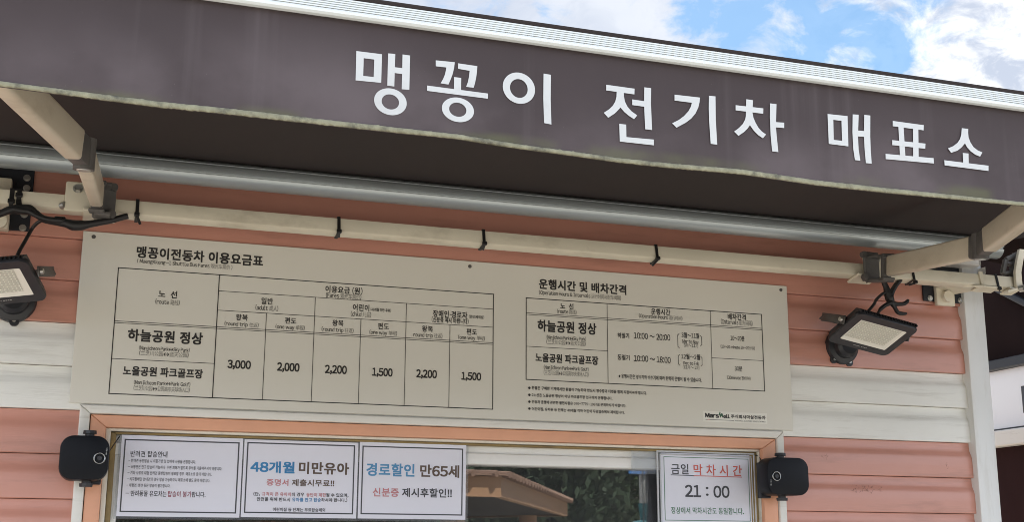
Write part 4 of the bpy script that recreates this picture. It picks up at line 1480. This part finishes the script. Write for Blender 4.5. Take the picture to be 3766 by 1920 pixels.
# ================================================================== floodlights
def floodlight(label, c, a, b, base, base_r, cord, lugs):
    root = thing('floodlight', label, 'floodlight', group='black floodlights on the siding')
    c, a, b = Vector(c), Vector(a).normalized(), Vector(b)
    b = (b - a * a.dot(b)).normalized()
    n = -(a.cross(b)).normalized()             # out of the face, towards the ground

    def P(s, t, o):
        return c + a * s + b * t + n * o
    m = BM()
    cx, cy = -0.003, 0.0

    def loop(w, h, r, o, dy=0.0):
        return [P(cx + x, cy + dy + y, o) for x, y in rrect(w, h, r, 6)]
    loft(m, [loop(0.150, 0.112, 0.012, -0.024), loop(0.180, 0.136, 0.016, -0.020), loop(0.196, 0.149, 0.018, -0.013), loop(0.199, 0.153, 0.019, -0.004), loop(0.195, 0.150, 0.017, 0.0),
             loop(0.1515, 0.1015, 0.004, 0.0), loop(0.1505, 0.1005, 0.003, -0.0022)])
    obj('housing', m, MT['blackmetal'], root)
    m = BM()
    for i in range(21):
        s = cx - 0.09 + i * 0.009
        vs = []
        for (t, o) in ((-0.0795, -0.007), (-0.077, -0.016), (-0.062, -0.028), (0.062, -0.028), (0.075, -0.016), (0.075, -0.010)):
            vs.append((t, o))
        A = [m.verts.new(P(s - 0.0016, cy + t, o)) for t, o in vs]
        B = [m.verts.new(P(s + 0.0016, cy + t, o)) for t, o in vs]
        m.faces.new(A)
        m.faces.new(B[::-1])
        for k in range(6):
            m.faces.new((A[k], B[k], B[(k + 1) % 6], A[(k + 1) % 6]))
    obj('cooling_fins', m, MT['blackmetal'], root, smooth=None)
    m = BM()
    loft(m, [[P(x, y, o) for x, y in rrect(0.1495, 0.0995, 0.003, 3)] for o in (-0.002, -0.0004)])
    ln = obj('lens', m, MT['lens'], root)
    m = BM()
    m.faces.new([m.verts.new(P(s, t, 0.0002)) for s, t in ((-0.0715, -0.0475), (0.0595, -0.0475), (0.0555, 0.0325), (-0.0715, 0.0325))])
    obj('led_board', m, MT['ledbed'], ln, smooth=None)
    m = BM()
    for i in range(15):
        for j in range(9):
            s = -0.0665 + i * 0.00855
            t = -0.0425 + j * 0.0089
            r = 0.0021
            u0 = [m.verts.new(P(s + r * math.cos(k * math.pi / 4), t + r * math.sin(k * math.pi / 4), 0.0004)) for k in range(8)]
            u1 = [m.verts.new(P(s + 0.6 * r * math.cos(k * math.pi / 4), t + 0.6 * r * math.sin(k * math.pi / 4), 0.0014)) for k in range(8)]
            for k in range(8):
                m.faces.new((u0[k], u0[(k + 1) % 8], u1[(k + 1) % 8], u1[k]))
            m.faces.new(u1)
    ld = obj('led_array', m, MT['led'], ln, smooth=60)
    # small pale maker's line on the lower rim
    m = BM()
    for i in range(9):
        s = -0.023 + i * 0.005
        w_ = 0.0036 if i != 4 else 0.0012
        m.faces.new([m.verts.new(P(s + x, 0.0605 + y, 0.0004)) for x, y in ((0, -0.0014), (w_, -0.0014), (w_, 0.0014), (0, 0.0014))])
    obj('rim_print', m, MT['grey'], root, smooth=None)
    # wall base
    base = Vector(base)
    m = BM()
    yb = base.y
    loft(m, [[Vector((base.x + rr * math.cos(t), y, base.z + rr * math.sin(t))) for t in (2 * math.pi * k / 32 for k in range(32))]
             for rr, y in ((base_r, yb + 0.006), (base_r, yb - 0.004), (base_r * 0.93, yb - 0.012), (base_r * 0.70, yb - 0.016), (base_r * 0.66, yb - 0.034), (base_r * 0.5, yb - 0.042))])
    for ang in lugs:
        q = base + Vector((math.cos(R(ang)) * base_r * 0.96, 0, math.sin(R(ang)) * base_r * 0.96))
        cyl(m, (q.x, yb + 0.005, q.z), (q.x, yb - 0.0055, q.z), 0.011, seg=18)
    mb = obj('wall_base', m, MT['blackmetal'], root)
    for ang in lugs:
        q = base + Vector((math.cos(R(ang)) * base_r * 0.93, 0, math.sin(R(ang)) * base_r * 0.93))
        m = BM()
        cyl(m, (q.x, yb - 0.005, q.z), (q.x, yb - 0.010, q.z), 0.0042, seg=12)
        obj('screw', m, MT['steel'], mb)
    # stirrup
    m = BM()
    root_pt = base + Vector((0, -0.045, 0.005))
    for s in (-1, 1):
        hp = P(cx + s * 0.106, -0.012, -0.016)
        back = P(cx + s * 0.106, 0.07, -0.075)
        beam(m, hp - (back - hp).normalized() * 0.014, back, a, 0.024, 0.003, 0.001)
    beam(m, P(cx - 0.108, 0.07, -0.075), P(cx + 0.108, 0.07, -0.075), n, 0.024, 0.003, 0.001)
    beam(m, P(cx, 0.07, -0.075), root_pt, a, 0.03, 0.03, 0.004)
    obj('stirrup', m, MT['stirrup'], root)
    for s in (-1, 1):
        m = BM()
        q = P(cx + s * 0.1078, -0.012, -0.016)
        cyl(m, q, q + a * (s * 0.006), 0.0075, 0.006, 14)
        obj('hinge_bolt', m, MT['steel'], root)
    m = BM()
    tube(m, cord, 0.0042, 8, 5)
    obj('cord', m, MT['rubber'], root, smooth=60)
    return root


CR_ = Vector((2.068, -0.16, 2.191))
br = at(3095, 1277, 0.006)
cordR = [CR_ + Vector((-0.040, -0.045, 0.05)), at(*px('M', 945, 320), -0.165), at(*px('M', 1080, 150), -0.14), at(*px('Q', 560, 665), -0.115), at(*px('Q', 605, 620), -0.10), at(*px('Q', 660, 595), -0.098)]
floodlight('black floodlight between the fare board and the corner post', CR_, (0.985, 0.04, -0.165), (-0.1, 0.93, -0.36), br, 0.051, cordR, (232, 295, 60))
CL_ = Vector((-0.175, -0.16, 2.173))
bl = at(52, 1108, 0.006)
cordL = [CL_ + Vector((0.02, -0.05, 0.05)), at(*px('N', 205, 285), -0.15), at(*px('N', 290, 140), -0.13), at(*px('P', 440, 1190), -0.11), at(*px('P', 520, 1050), -0.095), at(*px('P', 610, 955), -0.112), at(*px('P', 720, 905), -0.124)]
floodlight('black floodlight left of the fare board, cut by the photo edge', CL_, (0.953, -0.281, 0.11), (0.302, 0.869, -0.391), bl, 0.050, cordL, (275, 170, 60))

# ================================================================== speakers either side of the window
def speaker(label, cx0, cx1, z0, z1, ring, ring_r, word, ws, word_at, wire, left):
    root = thing('speaker', label, 'speaker', group='black speakers beside the window')
    yf, yb = -0.088, -0.026
    w, h = cx1 - cx0, z1 - z0
    xc, zc = (cx0 + cx1) / 2, (z0 + z1) / 2
    m = BM()

    def lp(sc_, y, r):
        return [Vector((xc + x, y, zc + z)) for x, z in rrect(w * sc_, h * sc_, r, 8)]
    loft(m, [lp(0.94, yb, 0.026), lp(1.0, yb - 0.006, 0.029), lp(1.0, yf + 0.006, 0.029), lp(0.975, yf + 0.001, 0.028), lp(0.93, yf, 0.027)])
    obj('body', m, MT['plastic'], root)
    m = BM()
    uu, segs = [], 40
    for i in range(segs):
        t = 2 * math.pi * i / segs
        uu.append([m.verts.new((ring.x + (ring_r + 0.0022 * math.cos(p)) * math.cos(t), yf - 0.001 + 0.0022 * math.sin(p), ring.z + (ring_r + 0.0022 * math.cos(p)) * math.sin(t))) for p in (2 * math.pi * k / 8 for k in range(8))])
    for i in range(segs):
        for k in range(8):
            m.faces.new((uu[i][k], uu[(i + 1) % segs][k], uu[(i + 1) % segs][(k + 1) % 8], uu[i][(k + 1) % 8]))
    obj('control_ring', m, MT['chrome'], root, smooth=60)
    m = BM()
    cyl(m, (ring.x, yf + 0.001, ring.z), (ring.x, yf - 0.003, ring.z), ring_r * 0.55, ring_r * 0.45, 20)
    obj('button', m, MT['blackmetal'], root)
    for s in (-1, 1):
        ze = zc + s * (h / 2)
        m = BM()
        xk = xc + (0.008 if left else -0.004)
        cyl(m, (xk, -0.056, ze - s * 0.002), (xk, -0.056, ze + s * 0.0062), 0.010, seg=16)
        cyl(m, (xk, -0.056, ze + s * 0.0062), (xk, -0.056, ze + s * 0.0135), 0.0155, 0.0148, 10)
        obj('knob', m, MT['blackmetal'], root)
    m = BM()
    wx = cx1 - 0.045 if left else cx0 + 0.012
    box(m, (wx, yb + 0.001, z0 - 0.006), (wx + 0.032, -0.0065, z1 - 0.01), 0.002)
    obj('mount', m, MT['blackplate'], root)
    k = Ink()
    # tiny upright maker's word reading along the edge
    V = []
    pen = 0.0
    for ch in word:
        gv, gf, adv = glyph(ch, 2)
        V.append((pen, gv, gf))
        pen += adv
    for p, gv, gf in V:
        s = ws / pen
        if left:
            k.add('letter', [(word_at.x + y * s * 1.0, yf - 0.0006, word_at.z - (p + x - pen / 2) * s) for x, y in gv], gf)
        else:
            k.add('letter', [(word_at.x + y * s * 1.0, yf - 0.0006, word_at.z - (p + x - pen / 2) * s) for x, y in gv], gf)
    k.build(root)
    m = BM()
    tube(m, wire, 0.0014, 6, 5)
    obj('wire', m, MT['rubber'], root, smooth=60)
    return root


def ext(c, x0, x1, y0, y1, Y):
    ym, xm = (y0 + y1) / 2, (x0 + x1) / 2
    return cat_(c, x0, ym, Y).x, cat_(c, x1, ym, Y).x, cat_(c, xm, y1, Y).z, cat_(c, xm, y0, Y).z


x0, x1, z0, z1 = ext('K', 190, 1118, 212, 1045, -0.088)
speaker('black speaker mounted left of the window, its chrome ring near the right edge', x0, x1, z0, z1, cat_('K', 940, 640, -0.088), 0.0115, 'VTB-HD', 0.016, cat_('K', 1058, 510, -0.088),
        [cat_('K', 1100, 540, -0.06), cat_('K', 1150, 470, -0.03), cat_('K', 1230, 350, 0.0), cat_('K', 1310, 235, 0.02)], True)
x0, x1, z0, z1 = ext('L', 262, 1170, 260, 1090, -0.088)
speaker('black speaker mounted right of the window, its chrome ring near the left edge', x0, x1, z0, z1, cat_('L', 450, 672, -0.088), 0.0115, 'VTB-HD', 0.016, cat_('L', 318, 815, -0.088),
        [cat_('L', 270, 620, -0.06), cat_('L', 185, 490, -0.03), cat_('L', 120, 340, 0.0), cat_('L', 60, 240, 0.02), cat_('L', -20, 212, 0.024)], False)

# ================================================================== neighbouring booth, set back to the right
NXP = 4.2
nbt = thing('neighbour_booth', 'dark brown neighbouring booth with a white sign sheet and cream rail', 'booth')
zs0 = (atx(3650, 1583, NXP).z + atx(3766, 1565, NXP).z) / 2
zs1 = (atx(3634, 1373, NXP).z + atx(3766, 1345, NXP).z) / 2
zr0 = atx(3670, 1640, NXP).z - 0.01
ytr = atx(3760, 1500, NXP).y
bm = BM()
box(bm, (NXP + 0.02, -1.2, 0.0), (NXP + 0.06, 5.0, zr0 + 0.02))
cu = obj('curtain', bm, MT['curtain'], nbt, smooth=None)
bm = BM()
box(bm, (NXP + 0.02, -1.2, zs1 + 0.03), (NXP + 0.06, 5.0, 3.7))  # upright sheet stands in for a canopy's shaded underside, shade in its colour
obj('shade_side_sheet', bm, MT['neighbour'], nbt, smooth=None)
bm = BM()
beam(bm, atx(3634, 1045, NXP), atx(3790, 1125, NXP), (1, 0, 0), 0.03, 0.03, 0.004)
ps, qs = atx(3634, 1362, NXP), atx(3766, 1332, NXP)
box(bm, (NXP - 0.03, -1.2, zs1 + 0.002), (NXP + 0.019, 5.0, zs1 + 0.05), 0.004)
obj('brace', bm, MT['blackmetal'], nbt)
bm = BM()
box(bm, (NXP, -1.2, zs0), (NXP + 0.018, 5.0, zs1))
sg = obj('sign_sheet', bm, MT['panelw'], nbt, smooth=None)
bm = BM()
zz0, zz1 = atx(3764, 1520, NXP).z, atx(3764, 1420, NXP).z
box(bm, (NXP - 0.002, ytr - 0.5, zz0), (NXP - 0.0005, ytr - 0.005, zz1))
obj('dark_print', bm, MT['darkp'], sg, smooth=None)
bm = BM()
box(bm, (NXP - 0.04, -1.2, zr0), (NXP + 0.0195, 5.0, zs0 - 0.012), 0.006)
obj('rail', bm, MT['trim'], nbt)
bm = BM()
box(bm, (NXP - 0.005, -1.2, zs0 - 0.0115), (NXP + 0.0185, 5.0, zs0 - 0.001))
obj('gasket', bm, MT['blackmetal'], nbt, smooth=None)
bm = BM()
loft(bm, [[Vector((x, y, z)) for x, z in ((2.78, 2.735), (2.78, 2.725), (4.15, 2.56), (4.15, 2.57))] for y in (-1.1, 0.7)])  # canopy put in to cut skylight on the kiosk's right end
obj('canopy', bm, MT['neighbour'], nbt, smooth=None)
bm = BM()
box(bm, (NXP + 0.061, -1.2, 3.4), (NXP + 3.0, 5.0, 3.72))
obj('roof', bm, MT['neighbour'], nbt, smooth=None)

# ================================================================== across the square: what the pane mirrors
pav = thing('pavilion', 'six sided wooden pavilion with a tiled roof, mirrored in the pane', 'pavilion')
A_, side = Vector((4.03, -9.0, 0)), 6.38
ctr = A_ + Vector((math.cos(R(-123)), math.sin(R(-123)), 0)) * side
ang0 = math.atan2(A_.y - ctr.y, A_.x - ctr.x)
hexp = [ctr + Vector((math.cos(ang0 + k * math.pi / 3), math.sin(ang0 + k * math.pi / 3), 0)) * side for k in range(6)]
bm = BM()
loft(bm, [[Vector((p.x, p.y, z)) for p in [ctr + (h - ctr) * s for h in hexp]] for s, z in ((0.985, 2.172), (1.0, 2.17), (1.0, 2.375), (0.985, 2.377))], False, False)
obj('fascia', bm, MT['wood'], pav, smooth=None)
bm = BM()
loft(bm, [[Vector((p.x, p.y, z)) for p in [ctr + (h - ctr) * s for h in hexp]] for s, z in ((1.012, 2.380), (1.012, 2.395), (0.6, 2.46), (0.02, 2.50))])
rf = obj('roof', bm, MT['tile'], pav, smooth=None)
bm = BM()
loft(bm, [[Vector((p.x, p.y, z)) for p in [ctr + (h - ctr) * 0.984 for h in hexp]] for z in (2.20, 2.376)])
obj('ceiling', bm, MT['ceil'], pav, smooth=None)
bm = BM()
for h, h2 in zip(hexp, hexp[1:] + hexp[:1]):
    d = (h2 - h)
    nn = int(d.length / 0.24)
    for i in range(nn):
        p = ctr + (h + d * ((i + 0.5) / nn) - ctr) * 1.012
        o = (p - ctr).normalized()
        cyl(bm, p + Vector((0, 0, 2.395)) - o * 0.4 + Vector((0, 0, 0.02)), p + Vector((0, 0, 2.395)) + o * 0.02, 0.036, seg=8)
obj('eave_tiles', bm, MT['tile'], rf)
for h in hexp:
    p = ctr + (h - ctr) * 0.9
    bm = BM()
    cyl(bm, (p.x, p.y, 0), (p.x, p.y, 2.17), 0.13, seg=16)
    obj('post', bm, MT['wood'], pav)

st = thing('street_sign', 'blue street sign on a grey pole, mirrored in the pane', 'street sign')
bm = BM()
cyl(bm, (5.62, -9.05, 0), (5.62, -9.05, 2.6), 0.05, seg=14)
obj('pole', bm, MT['grey'], st)
bm = BM()
box(bm, (5.42, -9.0, 2.43), (6.2, -8.97, 2.66), 0.005)
obj('plate', bm, MT['bluesign'], st)
tm = thing('ticket_machine', 'teal ticket machine with a rounded head, mirrored in the pane', 'ticket machine')
bm = BM()
box(bm, (5.40, -8.9, 0), (5.72, -8.6, 1.95), 0.03, 3)
obj('cabinet', bm, MT['teal'], tm)
bm = BM()
cyl(bm, (5.56, -8.75, 1.95), (5.56, -8.75, 2.12), 0.11, 0.13, 18)
obj('head', bm, MT['teal'], tm)
bm = BM()
box(bm, (5.45, -8.598, 1.3), (5.67, -8.585, 1.7), 0.004)
obj('screen', bm, MT['blackmetal'], tm)


bm = BM()
hx = [(-60 + i * 3.0) for i in range(51)]
lo_, up_, bk_ = [], [], []
for x in hx:
    hz = 4.6 + 0.5 * math.sin(x * 0.31) + 0.4 * math.sin(x * 0.9 + 1)
    lo_.append(bm.verts.new((x, -30.0, -0.05)))
    up_.append(bm.verts.new((x, -34.5, hz)))
    bk_.append(bm.verts.new((x, -90.0, hz - 1.5)))
for q in range(50):
    bm.faces.new((lo_[q], lo_[q + 1], up_[q + 1], up_[q]))
    bm.faces.new((up_[q], up_[q + 1], bk_[q + 1], bk_[q]))
hl_ = obj('hill', bm, MT['leafd'], smooth=80)
hl_['kind'] = 'structure'
hl_['label'] = 'dark green slope across the square'
rgb = random.Random(5)
V, Fc = [], []
for _ in range(70000):
    x = rgb.uniform(-22, 34)
    z = rgb.random() ** 1.1 * (5.2 + 0.7 * math.sin(x * 0.7) + 0.6 * math.sin(x * 1.9))
    p = Vector((x, -27.5 - rgb.random() * 2.5 - z * 0.35, z))
    u = Vector((rgb.gauss(0, 1), rgb.gauss(0, 1), rgb.gauss(0, 1))).normalized()
    v = u.orthogonal().normalized()
    s_ = rgb.uniform(0.08, 0.2)
    n_ = len(V)
    V += [p - u * s_, p + v * s_ * 0.5, p + u * s_, p - v * s_ * 0.5]
    Fc.append((n_, n_ + 1, n_ + 2, n_ + 3))
wd = raw('woods', V, Fc, MT['leafd'])
wd['kind'] = 'stuff'
wd['label'] = 'dark woods on the slope across the square, mirrored in the pane'


def tree(x, y, h, r, seed, label):
    rg = random.Random(seed)
    t = thing('tree', label, 'tree', group='trees across the square')
    b = BM()
    top = Vector((x + rg.uniform(-.3, .3), y, h * 0.75))
    tube(b, [(x, y, 0), (x + rg.uniform(-.1, .1), y, h * 0.25), (x + rg.uniform(-.2, .2), y, h * 0.5), top], [0.22, 0.18, 0.13, 0.05], 8, 3)
    tips = [top]
    for k in range(9):
        a = rg.uniform(0, 6.28)
        z = h * rg.uniform(0.25, 0.65)
        e = Vector((x + math.cos(a) * r * rg.uniform(0.5, 0.8), y + math.sin(a) * r * rg.uniform(0.5, 0.8), z + h * rg.uniform(0.1, 0.25)))
        tube(b, [(x, y, z), Vector((x, y, z)).lerp(e, 0.5) + Vector((0, 0, 0.15)), e], [0.09, 0.06, 0.02], 6, 3)
        tips.append(e)
    obj('trunk', b, MT['bark'], t, smooth=60)
    V, Fc = [], []
    cl_ = [(tp_ + Vector((rg.gauss(0, .35), rg.gauss(0, .35), rg.gauss(0, .35))) * r * 0.4, r * rg.uniform(0.28, 0.5)) for tp_ in tips for _ in range(3)]
    cl_ += [(Vector((x + rg.gauss(0, .4) * r, y + rg.gauss(0, .4) * r, h * rg.uniform(0.18, 0.95))), r * rg.uniform(0.2, 0.35)) for _ in range(14)]
    for c, cr2 in cl_:
        for _ in range(110):
            d = Vector((rg.gauss(0, 1), rg.gauss(0, 1), rg.gauss(0, 1))).normalized() * cr2 * rg.random() ** 0.4
            p = c + d
            u = Vector((rg.gauss(0, 1), rg.gauss(0, 1), rg.gauss(0, 1))).normalized()
            v = u.orthogonal().normalized()
            s = rg.uniform(0.07, 0.15)
            n_ = len(V)
            V += [p - u * s, p + v * s * 0.45, p + u * s, p - v * s * 0.45]
            Fc.append((n_, n_ + 1, n_ + 2, n_ + 3))
    raw('crown', V, Fc, MT['leaf'] if seed % 2 else MT['leafd'], t)


TREE_L = ['tall leafy tree behind the pavilion roof', 'broad dark tree between pavilion and street sign', 'thin pale green tree right of the pavilion', 'dark tree above the ticket machine',
          'big tree far behind the street sign', 'dark tree far behind the pavilion post', 'wide tree on the far left of the square', 'bushy tree behind the left of the pavilion', 'tall dark tree at the far right of the square']
for i, (x, y, h, r) in enumerate(((5.2, -21.5, 5.2, 2.0), (8.6, -19.5, 4.6, 1.8), (11.2, -20.5, 4.9, 1.9), (14.2, -20.0, 4.7, 1.9), (17.5, -22, 5.2, 2.1), (9.8, -25, 5.6, 2.2), (-9.0, -22, 5.2, 2.2), (0.5, -24, 5.4, 2.2), (21.5, -21, 5.0, 2.1))):
    tree(x, y, h, r, i + 11, TREE_L[i] + ', mirrored in the pane')

# ------------------------------------------------------------------ render set-up
sc.render.engine = 'CYCLES'
sc.cycles.max_bounces = 8
sc.cycles.transparent_max_bounces = 8
sc.cycles.use_denoising = True
sc.cycles.denoising_prefilter = 'ACCURATE'
sc.cycles.filter_width = 0.95
